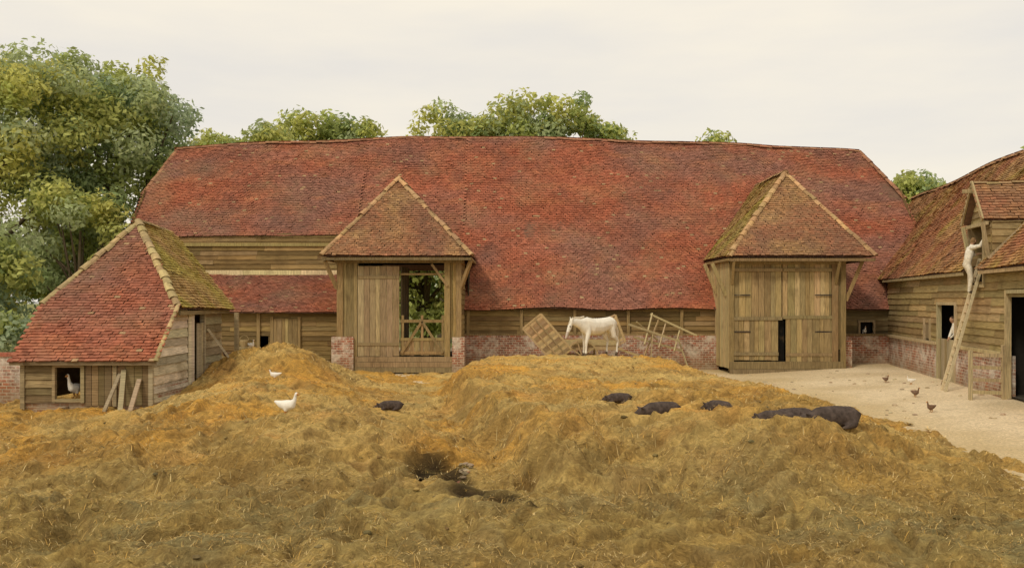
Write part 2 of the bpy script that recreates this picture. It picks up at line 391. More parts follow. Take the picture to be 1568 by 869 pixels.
def strands(name,n,yr,ln,wd,parent,cols):
    t=RNG.random(n); y=yr[0]*(yr[1]/yr[0])**t
    x=np.clip(RNG.uniform(-.6,.6,n)*y,-15,9.5)
    z=heapz(x,y); ok=z>gz(x,y)+.02
    ok&=fbm(x*1.2,y*1.2,3,71)+RNG.random(n)*.25>.55
    x,y,z=x[ok],y[ok],z[ok];n=len(x)
    a=RNG.uniform(0,np.pi*2,n); tilt=np.abs(RNG.normal(0,.2,n)); L=ln*RNG.uniform(.4,1.3,n)*(.6+y/30)
    w=wd*(y/14)*RNG.uniform(.6,1.3,n)
    d=np.stack([np.cos(a)*np.cos(tilt),np.sin(a)*np.cos(tilt),np.sin(tilt)],1); s=np.stack([-np.sin(a),np.cos(a),np.zeros(n)],1)
    c=np.stack([x,y,z+.008],1); e=c+d*L[:,None]; e[:,2]=np.maximum(e[:,2]-L*.15,0*e[:,2]+heapz(e[:,0],e[:,1])); m=(c+e)/2+np.array([0,0,1])*(L*.10)[:,None]
    V=np.stack([c-s*w[:,None],c+s*w[:,None],m+s*w[:,None],m-s*w[:,None],e],1).reshape(-1,3)
    b=np.arange(n)*5; mb=MB(); C=np.array(cols)[RNG.integers(0,len(cols),n)]*RNG.uniform(.6,1.2,n)[:,None]
    mb.arr(V,np.stack([b,b+1,b+2,b+3],1),C); 
    F=np.stack([b+3,b+2,b+4],1)
    mb.f.extend(map(tuple,F.tolist())); mb.c.extend(map(tuple,C.tolist())); mb.m.extend([0]*n)
    mb.build(name,M_STRAW,parent)
strands("loose_straw",120000,(9.5,34),.12,.004,heap,[(.72,.48,.16),(.60,.37,.10),(.72,.55,.25),(.34,.23,.09),(.28,.20,.07)])
def H(x,y): return float(max(heapz(x,y),gz(x,y)))
pu=empty("puddle")
for k,(px,py,rx,ry,z) in enumerate(((-1.35,15.9,.46,.38,-.04),(-1.0,15.15,.22,.36,-.03),(-.78,14.5,.13,.34,-.045),(-.62,13.9,.36,.18,-.04),(-.35,13.35,.12,.28,-.05),(-.12,12.9,.24,.13,-.04),(.35,12.3,.16,.08,-.03))):
    mb=MB(); mb.face([(px+rx*(1+.25*math.sin(3*t+k))*math.cos(t),py+ry*(1+.2*math.cos(2*t+k))*math.sin(t),z-.001*k) for t in [i*math.pi/12 for i in range(24)]],(.05,.04,.03)); mb.build("water_%d"%k,M_WATER,pu)
# ============================================================ BARN
TAN=1.223
def warp(P):
    P=np.array(P,float); f=np.interp(P[:,0],[-18.2,-17,-12,-5,5,12,18,19.3],[-.5,-.38,-.05,.12,.04,-.18,-.62,-.7])
    P[:,2]+=f*np.clip((P[:,2]-2.66)/8.54,0,1.1)+(.03*np.sin(P[:,0]*.8)+.05*np.sin(P[:,0]*.31+2))*np.clip((P[:,2]-2.66)/8,0,1)+.05*np.sin(P[:,0]*1.1)*np.clip(1-(P[:,2]-2.66)/3,0,1); return P
barn=empty("tiled_barn",(0,0,0))
def rp(x,z): return (x,40+(z-2.66)/TAN,z)
def rb(x,z): return (x,54-(z-2.66)/TAN,z)
mb=MB()
tile_poly(mb,[rp(-18.1,6.12),rp(-7.3,6.12),rp(-7.3,11.2),rp(-17.2,11.2),rp(-18.1,8.54)],pal_red,warp,n_amp=.12)
tile_poly(mb,[rp(-7.3,5.0),rp(-2.25,5.0),rp(-2.25,11.2),rp(-7.3,11.2)],pal_red,warp,n_amp=.12)
tile_poly(mb,[rp(-2.25,2.66),rp(19.2,2.66),rp(19.2,8.43),rp(17.9,11.2),rp(-2.25,11.2)],pal_red,warp,n_amp=.12)
tile_poly(mb,[(-18.15,49.2,8.54),(-18.15,44.8,8.54),(-17.2,47,11.2)],pal_red,warp)
tile_poly(mb,[(19.25,44.7,8.43),(19.25,49.3,8.43),(17.9,47,11.2)],pal_red,warp)
tile_poly(mb,[rb(-18.1,2.66),rb(-7.5,2.66),rb(-7.5,11.2),rb(-17.2,11.2),rb(-18.1,8.54)],pal_red,warp,g=.3,w=.5)
tile_poly(mb,[rb(-7.5,5.2),rb(-2.4,5.2),rb(-2.4,11.2),rb(-7.5,11.2)],pal_red,warp,g=.3,w=.5)
tile_poly(mb,[rb(-2.4,2.66),rb(19.2,2.66),rb(19.2,8.43),rb(17.9,11.2),rb(-2.4,11.2)],pal_red,warp,g=.3,w=.5)
RC=(.33,.16,.09)
for a,b in zip(np.linspace(-17.2,17.9,13)[:-1],np.linspace(-17.2,17.9,13)[1:]): caps(mb,(a,47,11.2),(b,47,11.2),RC,.14,warp)
caps(mb,(-18.15,44.8,8.54),(-17.2,47,11.2),RC,.13,warp); caps(mb,(19.25,44.7,8.43),(17.9,47,11.2),RC,.13,warp)
tile_poly(mb,[(-18,39.8,2.52),(-7.2,39.8,2.52),(-7.2,42.9,4.25),(-18,42.9,4.25)],pal_red,None)
mb.build("main_roof",M_TILE,barn)
mb=MB()
hboards(mb,(-18,42.95),(-7.2,42.95),4.1,6.15,(0,-1),OLIVE)
hboards(mb,(-18,40.2),(-7.1,40.2),-.2,2.6,(0,-1),OLIVE,op=[(6.9,7.3,.9,1.5)])
hboards(mb,(-2.2,40.3),(9.1,40.3),1.5,2.75,(0,-1),OLIVE)
hboards(mb,(13.4,40.3),(16.75,40.3),1.5,2.75,(0,-1),[(.20,.15,.08),(.23,.17,.085)],op=[(1.86,2.5,1.45,2.1)])
hboards(mb,(-18,40.2),(-18,54),0,8.5,(-1,0),OLIVE,poly=[(0,0),(0,2.5),(2.7,4.1),(2.7,6.1),(4.7,8.45),(9,8.45),(13.7,2.6),(13.7,0)])
hboards(mb,(19.1,40.3),(19.1,54),0,8.4,(1,0),OLIVE,poly=[(0,0),(0,2.6),(4.5,8.3),(9,8.3),(13.7,2.6),(13.7,0)])
hboards(mb,(-18,53.8),(19.1,53.8),0,2.7,(0,1),OLIVE,op=[(10.4,15.7,0,3)])
mb.build("weatherboarding",M_WOODH,barn)
mb=MB()
for x0 in np.arange(-18,-7.4,2.7): mb.box(x0,x0+2.69,42.80,42.90,4.2+random.uniform(-.02,.02),4.42,jit((.80,.64,.36),.1))
mb.box(-18,-7.3,42.84,42.93,5.55,5.7,jit((.38,.28,.12)))
for x in (-11.2,-14.4): mb.box(x,x+.14,40.08,40.145,0,2.55,TIMB)
mb.box(-10.6,-10.48,40.08,40.15,.4,2.3,TIMB); mb.box(-9.4,-9.28,40.08,40.15,.4,2.3,TIMB)
vboards(mb,(-10.47,40.14),(-9.41,40.14),.4,2.2,(0,-1),DOOR,.18)
for x in np.arange(-2,9,2.35): mb.box(x,x+.13,40.19,40.24,1.5,2.6,TIMB)
mb.box(-2.2,9,40.1,40.25,1.42,1.55,TIMB); mb.box(13.5,16.7,40.1,40.25,1.42,1.55,TIMB)
for a,b,c,d in ((15.22,15.3,1.42,2.14),(15.88,15.96,1.42,2.14),(15.3,15.88,2.06,2.14)): mb.box(a,b,40.15,40.26,c,d,(.36,.28,.17))
mb.box(-18,19,40.5,53.6,-.1,.04,(.12,.09,.05))
for x in (-7.6,-2.1): 
    for y in (43,51): mb.box(x-.13,x+.13,y-.13,y+.13,0,6.2,(.10,.075,.04))
for y in (43,51): mb.box(-8,-1.8,y-.12,y+.12,5.0,5.25,(.10,.075,.04))
mb.box(-7.6,-2.2,46.9,47.1,4.9,5.15,(.09,.07,.04))
mb.box(-7.75,-7.7,40.5,53,0,5,(.09,.07,.045)); mb.box(-1.95,-1.9,40.5,53,0,5,(.09,.07,.045))
mb.build("timber_frame",M_WOODV,barn)
mb=MB()
mb.box(-2.2,9.05,40.0,40.4,-.3,1.47,(1,1,1)); mb.box(13.3,16.9,40.0,40.4,-.3,1.45,(1,1,1))
mb.box(-18,-7.1,40.24,40.4,-.3,.5,(1,1,1))
mb.box(13.55,14.1,37.9,40.0,-.3,1.35,(1,1,1))
mb.build("brick_plinth",M_BRICK,barn)
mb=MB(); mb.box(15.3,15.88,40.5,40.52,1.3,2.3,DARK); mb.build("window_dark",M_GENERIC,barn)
def porch(name,x0,x1,yf,ze,xa,ya,za):
    g=empty(name); g.parent=barn; mb=MB()
    yE=40+(ze-2.66)/TAN; yR=40+(za-2.66)/TAN
    tile_poly(mb,[(x0,yf,ze),(x1,yf,ze),(xa,ya,za)],pal_brown,n_amp=.08)
    tile_poly(mb,[(x0,yE,ze),(x0,yf,ze),(xa,ya,za),(xa,yR,za)],pal_moss if x0>0 else pal_brown,n_amp=.08)
    tile_poly(mb,[(x1,yf,ze),(x1,yE,ze),(xa,yR,za),(xa,ya,za)],pal_brown,n_amp=.08)
    hc=(.46,.29,.14)
    caps(mb,(x0,yf,ze),(xa,ya,za),hc,.13); caps(mb,(x1,yf,ze),(xa,ya,za),hc,.13); caps(mb,(xa,ya-.05,za),(xa,yR,za),hc,.13)
    mb.build("porch_roof",M_TILE,g); return g
pl=porch("left_porch",-7.75,-1.62,37.0,4.85,-4.95,39.9,8.36)
prr=porch("right_porch",8.75,14.75,37.0,4.82,12.0,40.2,8.65)
mb=MB()
tile_poly(mb,[(-7.9,57,4.9),(-1.9,57,4.9),(-4.9,54,8.3)],pal_red,g=.3,w=.4)
tile_poly(mb,[(-7.9,57,4.9),(-7.9,52,4.9),(-4.9,49.4,8.3),(-4.9,54,8.3)],pal_red,g=.3,w=.4)
tile_poly(mb,[(-1.9,57,4.9),(-1.9,52,4.9),(-4.9,49.4,8.3),(-4.9,54,8.3)],pal_red,g=.3,w=.4)
mb.build("rear_porch_roof",M_TILE,barn)
Y=37.65
mb=MB()
for x0,x1 in ((-7.2,-6.95),(-6.5,-6.36),(-2.78,-2.55)):
    mb.box(x0,x1,Y-.1,Y+.12,.0 if x0>-6.6 else 1.5,4.75,jit(TIMB))
mb.box(-7.3,-2.0,Y-.14,Y+.1,4.55,4.8,jit(TIMB))
mb.box(-2.3,-2.08,Y-.1,Y+.12,1.5,4.75,jit(TIMB))
vboards(mb,(-6.95,Y),(-6.5,Y),1.5,4.55,(0,-1),OLIVE,.2)
vboards(mb,(-2.55,Y),(-2.3,Y),1.45,4.55,(0,-1),OLIVE,.13)
vboards(mb,(-6.34,Y-.05),(-4.62,Y-.05),.72,4.42,(0,-1),[(.41,.305,.165),(.36,.265,.14),(.44,.33,.185)],.24)
for z in (1.15,3.9): mb.box(-6.34,-4.62,Y-.115,Y-.095,z,z+.13,(.32,.235,.12))
vboards(mb,(-4.6,Y+.1),(-4.45,Y+1.6),.7,4.4,(1,0),[(.18,.14,.08)],.24)
for z in (.8,1.35,2.1): mb.box(-4.6,-2.8,Y-.03,Y+.03,z,z+.12,jit(TIMB,.2))
mb.beam((-4.55,Y-.05,.85),(-3.7,Y-.05,2.15),.05,.11,jit(TIMB)); mb.beam((-3.7,Y-.05,2.15),(-2.85,Y-.05,.85),.05,.11,jit(TIMB))
for x in (-4.55,-3.75,-2.9): mb.box(x,x+.1,Y-.02,Y+.02,.75,2.4,jit(TIMB))
vboards(mb,(-4.6,Y+.02),(-2.8,Y+.02),.75,1.45,(0,-1),DOOR,.2,t=.02)
mb.box(-4.6,-2.8,Y-.02,Y+.06,4.05,4.13,TIMB)
for i,z in enumerate((0.05,.27,.49)): mb.box(-6.45,-2.45,Y-.16+i*.02,Y-.09+i*.02,z,z+.21,jit((.34,.25,.13)))
for sx,xx in ((-1,-7.2),(1,-2.1)):
    mb.beam((xx,Y-.05,3.5),(xx+sx*.42,Y-.45,4.62),.12,.14,jit(TIMB)); 
mb.beam((-2.65,Y-.12,3.6),(-3.3,Y-.12,4.5),.1,.1,jit(TIMB))
for x,nx in ((-7.15,-1),(-2.12,1)): hboards(mb,(x,Y),(x,42),1.4,4.8,(nx,0),OLIVE)
for x in (-7.7,-1.68): mb.box(x-.04,x+.04,37.05,41.7,4.66,4.76,TIMB)
mb.box(-7.7,-1.66,37.03,37.1,4.64,4.75,jit((.24,.17,.09)))
mb.build("porch_timbers",M_WOODV,pl)
mb=MB(); mb.box(-7.4,-6.5,37.45,37.95,-.3,1.52,(1,1,1)); mb.box(-7.4,-7.0,37.95,40.1,-.3,1.42,(1,1,1)); mb.box(-2.45,-1.95,37.45,37.95,-.3,1.5,(1,1,1)); mb.box(-2.3,-2.0,37.95,40.0,-.3,1.4,(1,1,1))
mb.build("porch_brick",M_BRICK,pl)
mb=MB()
dc=[(.41,.305,.14),(.37,.27,.125),(.46,.345,.165),(.38,.285,.13)]
vboards(mb,(9.12,Y),(11.1,Y),2.3,4.5,(0,-1),dc,.24); vboards(mb,(11.13,Y),(13.15,Y),2.3,4.5,(0,-1),dc,.24)
vboards(mb,(9.12,Y-.03),(10.95,Y-.03),.55,2.3,(0,-1),dc,.24); vboards(mb,(11.25,Y-.05),(13.15,Y-.05),.5,2.38,(0,-1),dc,.24)
for x0,x1,z in ((9.12,11.1,2.2),(11.14,13.15,2.25),(9.12,10.95,.75),(11.25,13.15,.72),(9.12,11.1,4.2),(11.14,13.15,4.2)): mb.box(x0,x1,Y-.11,Y-.085,z,z+.13,jit((.32,.235,.12)))
mb.box(10.93,11.24,Y+.1,Y+.12,.4,2.3,(.012,.01,.008))
for x0,x1 in ((8.95,9.12),(13.15,13.4),(13.5,13.72)): mb.box(x0,x1,Y-.1,Y+.1,.1,4.7,jit(TIMB))
vboards(mb,(13.4,Y),(13.5,Y),1.0,4.5,(0,-1),OLIVE,.1)
mb.box(8.95,13.72,Y-.13,Y+.1,4.5,4.72,jit(TIMB))
mb.box(8.95,13.6,Y-.14,Y-.05,-.15,.18,jit((.28,.2,.11))); mb.box(8.95,13.6,Y-.12,Y-.04,.19,.5,jit((.31,.23,.12)))
vboards(mb,(8.97,42.0),(8.97,Y),.2,4.7,(-1,0),[(.50,.38,.18),(.43,.32,.16)],.22)
vboards(mb,(13.7,Y),(13.7,42.0),.2,4.7,(1,0),OLIVE,.22)
mb.beam((8.93,Y+.5,3.2),(8.35,Y+.5,4.55),.1,.15,jit((.46,.34,.17))); mb.beam((8.93,39.9,3.3),(8.4,39.9,4.6),.1,.15,jit((.46,.34,.17)))
mb.beam((13.75,Y,3.0),(14.35,Y-.2,4.6),.1,.15,jit(TIMB)); mb.beam((13.75,39.9,3.1),(14.4,39.9,4.6),.1,.15,jit(TIMB))
mb.beam((9.05,Y-.08,3.7),(9.0,Y-.55,4.6),.1,.12,jit(TIMB)); mb.beam((13.3,Y-.08,3.7),(13.3,Y-.55,4.6),.1,.12,jit(TIMB))
for x in (8.8,14.7): mb.box(x-.04,x+.04,37.05,41.5,4.62,4.72,TIMB)
mb.box(8.8,14.7,37.03,37.1,4.6,4.72,jit((.24,.17,.09)))
for z in (3.2,1.7):
    mb.box(12.45,13.14,Y-.1,Y-.088,z,z+.05,(.05,.04,.035)); mb.box(9.14,9.8,Y-.1,Y-.088,z,z+.05,(.05,.04,.035))
mb.build("porch_timbers",M_WOODV,prr)
# ============================================================ SHED (left)
shed=empty("timber_shed")
E0=(-13.65,24.85,1.36);E1=(-9.72,24.85,1.36);C1=(-9.72,26.55,2.9);C0=(-13.65,26.55,2.9);AP=(-12.05,29.5,5.58);RF=(-11.95,32.0,5.38)
hc=(.42,.31,.15)
mb=MB(); tile_poly(mb,[E0,E1,C1,AP,C0],pal_red,n_amp=.08); caps(mb,C1,AP,hc,.12);caps(mb,C0,AP,hc,.12);caps(mb,AP,RF,hc,.12);caps(mb,E1,C1,hc,.07)
mb.build("shed_front_roof",M_TILE,shed)
mb=MB()
tile_poly(mb,[(-9.45,31.3,2.72),(-9.6,26.55,2.8),AP,RF],pal_moss)
tile_poly(mb,[C0,(-13.8,31.3,2.8),RF,AP],pal_brown)
mb.build("shed_side_roof",M_TILEMOSS,shed)
mb=MB()
YF=25.15
vb=[(.36,.265,.135),(.30,.215,.11),(.41,.31,.175),(.25,.18,.09)]
hboards(mb,(-13.45,YF),(-12.6,YF),.22,1.45,(0,-1),vb)
hboards(mb,(-12.6,YF),(-11.8,YF),1.2,1.45,(0,-1),vb)
vboards(mb,(-11.72,YF),(-9.9,YF),.12,1.45,(0,-1),vb,.2)
for a,b,c,d in ((-12.62,-12.54,.2,1.25),(-11.84,-11.74,.2,1.35),(-12.54,-11.84,1.17,1.25),(-12.54,-11.84,.22,.3)): mb.box(a,b,YF-.08,YF+.04,c,d,jit((.40,.31,.17)))
mb.box(-10.95,-10.85,YF-.08,YF-.035,.1,1.4,(.42,.34,.2)); mb.box(-13.5,-13.38,YF-.07,YF+.05,.0,1.45,(.36,.28,.16)); mb.box(-9.98,-9.86,YF-.07,YF+.05,-.1,1.5,(.46,.38,.24))
for x,dx,z in ((-11.0,.25,1.0),(-10.55,-.1,1.1),(-10.3,.08,.85)):
    mb.beam((x,YF-.55,H(x,YF-.55)-.03),(x+dx,YF-.07,z),.13,.04,jit((.44,.35,.22)))
side=[(0,-.1),(0,1.35),(1.45,2.75),(2.6,2.75),(2.6,-.1)]
hboards(mb,(-9.88,YF),(-9.88,YF+2.6),.2,2.75,(1,0),PALE,poly=side,bh=.25)
hboards(mb,(-9.88,YF+4.1),(-9.88,31.0),.0,2.75,(1,0),GREY,bh=.25)
vboards(mb,(-9.85,YF+2.62),(-9.75,YF+2.85),.0,2.65,(1,0),PALE,.1); mb.box(-9.95,-9.8,YF+4.0,YF+4.12,0,2.7,(.5,.42,.27))
vboards(mb,(-9.83,YF+3.3),(-9.83,YF+4.0),.2,2.3,(1,0),GREY,.2)
hboards(mb,(-13.45,YF),(-13.45,31),.2,2.8,(-1,0),OLIVE,poly=[(0,0),(0,1.35),(1.45,2.75),(5.9,2.75),(5.9,0)])
hboards(mb,(-13.45,31),(-9.9,31),.0,5.2,(0,1),OLIVE,poly=[(0,0),(0,2.7),(1.6,5.2),(3.55,2.7),(3.55,0)])
mb.beam((-8.9,29.6,.8),(-9.75,29.3,2.1),.07,.07,(.6,.5,.33)); mb.box(-9.3,-9.18,30.6,30.75,0,2.6,(.38,.3,.17))
mb.box(-13.7,-9.7,24.9,24.95,1.24,1.34,(.25,.18,.1)); mb.box(-9.7,-9.64,26.6,31.2,2.58,2.7,(.3,.23,.12))
mb.build("shed_boards",M_WOODH,shed)
mb=MB(); mb.box(-13.5,-9.85,YF+.01,YF+.25,-.4,.22,(1,1,1)); mb.box(-10.1,-9.84,YF+.25,YF+2.6,-.3,.6,(1,1,1)); mb.box(-12.9,-12.2,YF-.5,YF+.0,-.4,.1,(1,1,1)); mb.build("shed_brick",M_BRICK,shed)
bw=MB(); bw.box(-30,-13.6,27,27.3,-.3,1.35,(1,1,1)); o=bw.build("brick_wall",M_BRICKW)
b2=MB(); 
for x in np.arange(-30,-13.7,.24): b2.box(x,x+.228,26.95,27.35,1.353,1.46,jit((.46,.17,.10),.25))
b2.build("coping",M_GENERIC,o)
# ============================================================ RIGHT WING
wing=empty("stable_building")
A=np.array([16.6,40.3]);D=np.array([-.177,-.984]);Nn=np.array([-.984,.177])
def wp(t,o,z): p=A+D*t+Nn*o; return (float(p[0]),float(p[1]),z)
def w2(t,o=0): p=A+D*t+Nn*o; return (float(p[0]),float(p[1]))
T1=22.0; EZ=3.95
def wr(o): return EZ+1.2*(.3-o)
mb=MB()
def warpw(P):
    P=np.array(P,float); P[:,2]+=.06*np.sin(P[:,1]*.55)*np.clip((P[:,2]-4)/4,0,1)-.25*sst(P[:,1],30,22)*np.clip((P[:,2]-4)/4,0,1); return P
def pal_wing(P,r):
    n=fbm(P[:,1]*.5+P[:,0]*.2,P[:,2]*.8,4,16)[:,None]; a=pal_brown(P,r)*np.array([1.15,1.0,.9]); b=pal_moss(P,r)*np.array([1.05,.9,1]); t=np.clip((n-.43)*5,0,1); return a*(1-t)+b*t
GE=5.42;GA=6.6;tc=12.5;hw=1.0;of=.25
def offat(z): return .3-(z-EZ)/1.2
tile_poly(mb,[wp(-10.5,.3,EZ),wp(11.5,.3,EZ),wp(11.5,-3.5,wr(-3.5)),wp(-10.5,-3.5,wr(-3.5))],pal_wing,warpw,n_amp=.09)
tile_poly(mb,[wp(12.95,.3,EZ),wp(T1,.3,EZ),wp(T1,-3.5,wr(-3.5)),wp(12.95,-3.5,wr(-3.5))],pal_wing,warpw,n_amp=.09)
tile_poly(mb,[wp(11.5,offat(GE),GE),wp(12.95,offat(GE),GE),wp(12.95,-3.5,wr(-3.5)),wp(11.5,-3.5,wr(-3.5))],pal_wing,warpw,n_amp=.09)
tile_poly(mb,[wp(-10.5,-7.3,EZ),wp(T1,-7.3,EZ),wp(T1,-3.5,wr(-3.5)),wp(-10.5,-3.5,wr(-3.5))],pal_brown,warpw,g=.3,w=.5)
for a in np.arange(-10.5,T1-1,2): caps(mb,wp(a,-3.5,wr(-3.5)),wp(a+2,-3.5,wr(-3.5)),(.36,.2,.1),.13,warpw)
for s in (-1,1):
    tile_poly(mb,[wp(tc+s*hw,of,GE),wp(tc+s*hw,offat(GE),GE),wp(tc,offat(GA),GA),wp(tc,of,GA)],pal_brown)
caps(mb,wp(tc,of,GA),wp(tc,offat(GA),GA),(.42,.29,.14),.09)
mb.build("wing_roof",M_TILE,wing)
mb=MB()
WC=[(.38,.275,.12),(.33,.235,.105),(.43,.315,.15),(.48,.355,.18)]
hboards(mb,w2(0),w2(T1),1.5,4.05,tuple(Nn),WC,op=[(8.0,10.0,1.5,2.85),(11.55,12.85,3.5,4.3),(14.85,16.6,1.4,3.2),(6.2,6.9,1.6,2.3)],bh=.23)
hboards(mb,w2(tc-.9),w2(tc+.9),4.05,5.4,tuple(Nn),WC,op=[((11.55-tc+.9),(12.85-tc+.9),3.5,5.35)],bh=.23)
hboards(mb,w2(tc-.95,.02),w2(tc+.95,.02),5.36,6.5,tuple(Nn),WC,poly=[(0,5.36),(.95,6.5),(1.9,5.36)],bh=.2)
for s,nx in ((1,D),(-1,-D)):
    hboards(mb,w2(tc+s*.9,0),w2(tc+s*.9,offat(GE)),4.1,5.4,tuple(nx),WC,poly=[(0,4.0),(0,5.4),(1.25,5.4)])
hboards(mb,w2(T1),w2(T1,-7),0,8.2,tuple(D),WC,poly=[(0,0),(0,4),(3.5,8.2),(7,4),(7,0)])
hboards(mb,w2(T1,-7),w2(-10,-7),0,4,tuple(-Nn),WC)
mb.build("weatherboarding",M_WOODH,wing)
mb=MB()
def wbox(t0,t1,o0,o1,z0,z1,c):
    mb.hexa([wp(t0,o0,z0),wp(t1,o0,z0),wp(t1,o1,z0),wp(t0,o1,z0),wp(t0,o0,z1),wp(t1,o0,z1),wp(t1,o1,z1),wp(t0,o1,z1)],c)
LT=(.50,.39,.22)
for t0,t1,z0,z1 in ((7.88,8.0,.1,2.95),(10.0,10.12,.1,2.95),(8.0,10.0,2.85,2.95),(11.43,11.55,3.5,5.36),(12.85,12.97,3.5,5.36),(11.43,12.97,3.4,3.5),(14.75,14.87,.2,3.3),(16.6,16.72,.2,3.3),(14.87,16.6,3.2,3.3),(6.1,6.2,1.55,2.35),(6.9,7.0,1.55,2.35)):
    wbox(t0,t1,-.05,.1,z0,z1,jit(LT))
wbox(6.2,6.9,0.0,.03,1.6,2.3,(.28,.21,.12))
wbox(.0,7.88,.08,.2,1.44,1.54,jit(LT)); wbox(10.12,14.75,.08,.2,1.44,1.54,jit(LT)); wbox(0,11.4,.2,.27,3.8,3.9,jit(LT)); wbox(13.0,T1,.2,.27,3.8,3.9,jit(LT))
vboards(mb,w2(8.0,.03),w2(10.0,.03),.1,1.68,tuple(Nn),GREY,.2); 
gp=lambda o,z: wp(14.8,o,z)
mb.beam(gp(.12,.1),gp(.12,1.75),.12,.12,jit(LT)); mb.beam(gp(1.0,.1),gp(1.0,1.6),.09,.09,jit(LT))
for z in (.4,.75,1.1,1.45): mb.beam(gp(.12,z),gp(1.0,z+.02),.04,.1,jit(LT),up=(0,0,1))
for s in (-1,1):
    mb.beam(wp(tc+s*1.02,of+.04,GE-.03),wp(tc,of+.04,GA+.02),.05,.14,jit(LT)); mb.beam(wp(tc+s*.9,.1,4.3),wp(tc+s*.95,of+.02,GE-.1),.09,.09,jit(LT))
mb.beam(wp(tc+.95,.1,4.25),wp(tc+1.25,-.9,5.35),.09,.1,jit(LT))
mb.beam(wp(tc+.95,of-.1,GE-.12),wp(tc-.95,of-.1,GE-.12),.1,.1,jit(LT)); mb.beam(wp(tc,-.1,GA-.25),wp(tc,.55,GA-.25),.1,.12,jit(LT))
mb.build("frames_and_doors",M_WOODV,wing)
mb=MB()
def wbk(t0,t1,z1): mb.hexa([wp(t0,-.2,-.3),wp(t1,-.2,-.3),wp(t1,.08,-.3),wp(t0,.08,-.3),wp(t0,-.2,z1),wp(t1,-.2,z1),wp(t1,.08,z1),wp(t0,.08,z1)],(1,1,1))
wbk(0,7.88,1.44);wbk(10.12,14.75,1.44);wbk(16.72,T1,1.46)
mb.build("brick_plinth",M_BRICKW,wing)
mb=MB()
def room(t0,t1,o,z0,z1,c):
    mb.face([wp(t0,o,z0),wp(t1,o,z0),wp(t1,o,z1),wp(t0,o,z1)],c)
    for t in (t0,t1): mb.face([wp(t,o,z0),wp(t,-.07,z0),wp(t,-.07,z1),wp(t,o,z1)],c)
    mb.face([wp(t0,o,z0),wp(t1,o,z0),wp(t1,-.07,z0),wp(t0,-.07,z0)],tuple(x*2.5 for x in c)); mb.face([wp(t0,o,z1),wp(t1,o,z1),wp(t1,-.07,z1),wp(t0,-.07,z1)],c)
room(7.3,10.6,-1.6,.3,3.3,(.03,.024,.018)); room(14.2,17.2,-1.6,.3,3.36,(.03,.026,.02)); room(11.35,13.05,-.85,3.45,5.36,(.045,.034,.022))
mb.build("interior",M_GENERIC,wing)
TL=12.35
lad=MB(); LC=(.62,.50,.31); gl=H(*w2(TL,1.05)); ztop=4.3
def lo(z): return .17+(3.5-z)*.27
for s in (-.2,.2): lad.beam(wp(TL+s,lo(gl-.03),gl-.03),wp(TL+s,lo(ztop),ztop),.06,.08,jit(LC))
z=gl+.28
while z<ztop-.1:
    lad.beam(wp(TL-.22,lo(z),z),wp(TL+.22,lo(z),z),.035,.035,jit(LC)); z+=.27
lad.build("wooden_ladder",M_GENERIC)
# ============================================================ FIGURES
def pick_mats(m2,J,E,mats):
    n=len(m2.polygons); cen=np.empty(n*3); m2.polygons.foreach_get("center",cen); cen=cen.reshape(-1,3)
    best=np.full(n,1e9); mi=np.zeros(n,int)
    for a,b,k in E:
        p=np.array(J[a][0]);q=np.array(J[b][0]);d=q-p;t=np.clip((cen-p)@d/max(d@d,1e-9),0,1); ra=np.max(J[a][1]);rb=np.max(J[b][1])
        ds=np.linalg.norm(cen-(p+t[:,None]*d),axis=1)-(ra+(rb-ra)*t); w=ds<best; best[w]=ds[w]; mi[w]=k
    m2.materials.clear()
    for m in mats: m2.materials.append(m)
    m2.polygons.foreach_set("material_index",mi); m2.polygons.foreach_set("use_smooth",np.ones(n,bool))
def skin(name,J,E,mats,parent=None,M=None,sub=2):
    names=list(J); idx={n:i for i,n in enumerate(names)}
    me=bpy.data.meshes.new(name+"_sk"); me.from_pydata([J[n][0] for n in names],[(idx[a],idx[b]) for a,b,_ in E],[])
    ob=bpy.data.objects.new(name+"_sk",me); COL.objects.link(ob)
    md=ob.modifiers.new("s","SKIN"); md.use_smooth_shade=True
    sv=me.skin_vertices[0].data
    for i,n in enumerate(names):
        r=J[n][1]; sv[i].radius=(r,r) if not isinstance(r,tuple) else r; sv[i].use_root=(i==0)
    sb=ob.modifiers.new("b","SUBSURF"); sb.levels=sub; sb.render_levels=sub
    dg=bpy.context.evaluated_depsgraph_get(); dg.update()
    m2=bpy.data.meshes.new_from_object(ob.evaluated_get(dg)); bpy.data.objects.remove(ob)
    m2.name=name; pick_mats(m2,J,E,mats)
    ob=bpy.data.objects.new(name,m2); COL.objects.link(ob)
    if parent: ob.parent=parent
    return ob
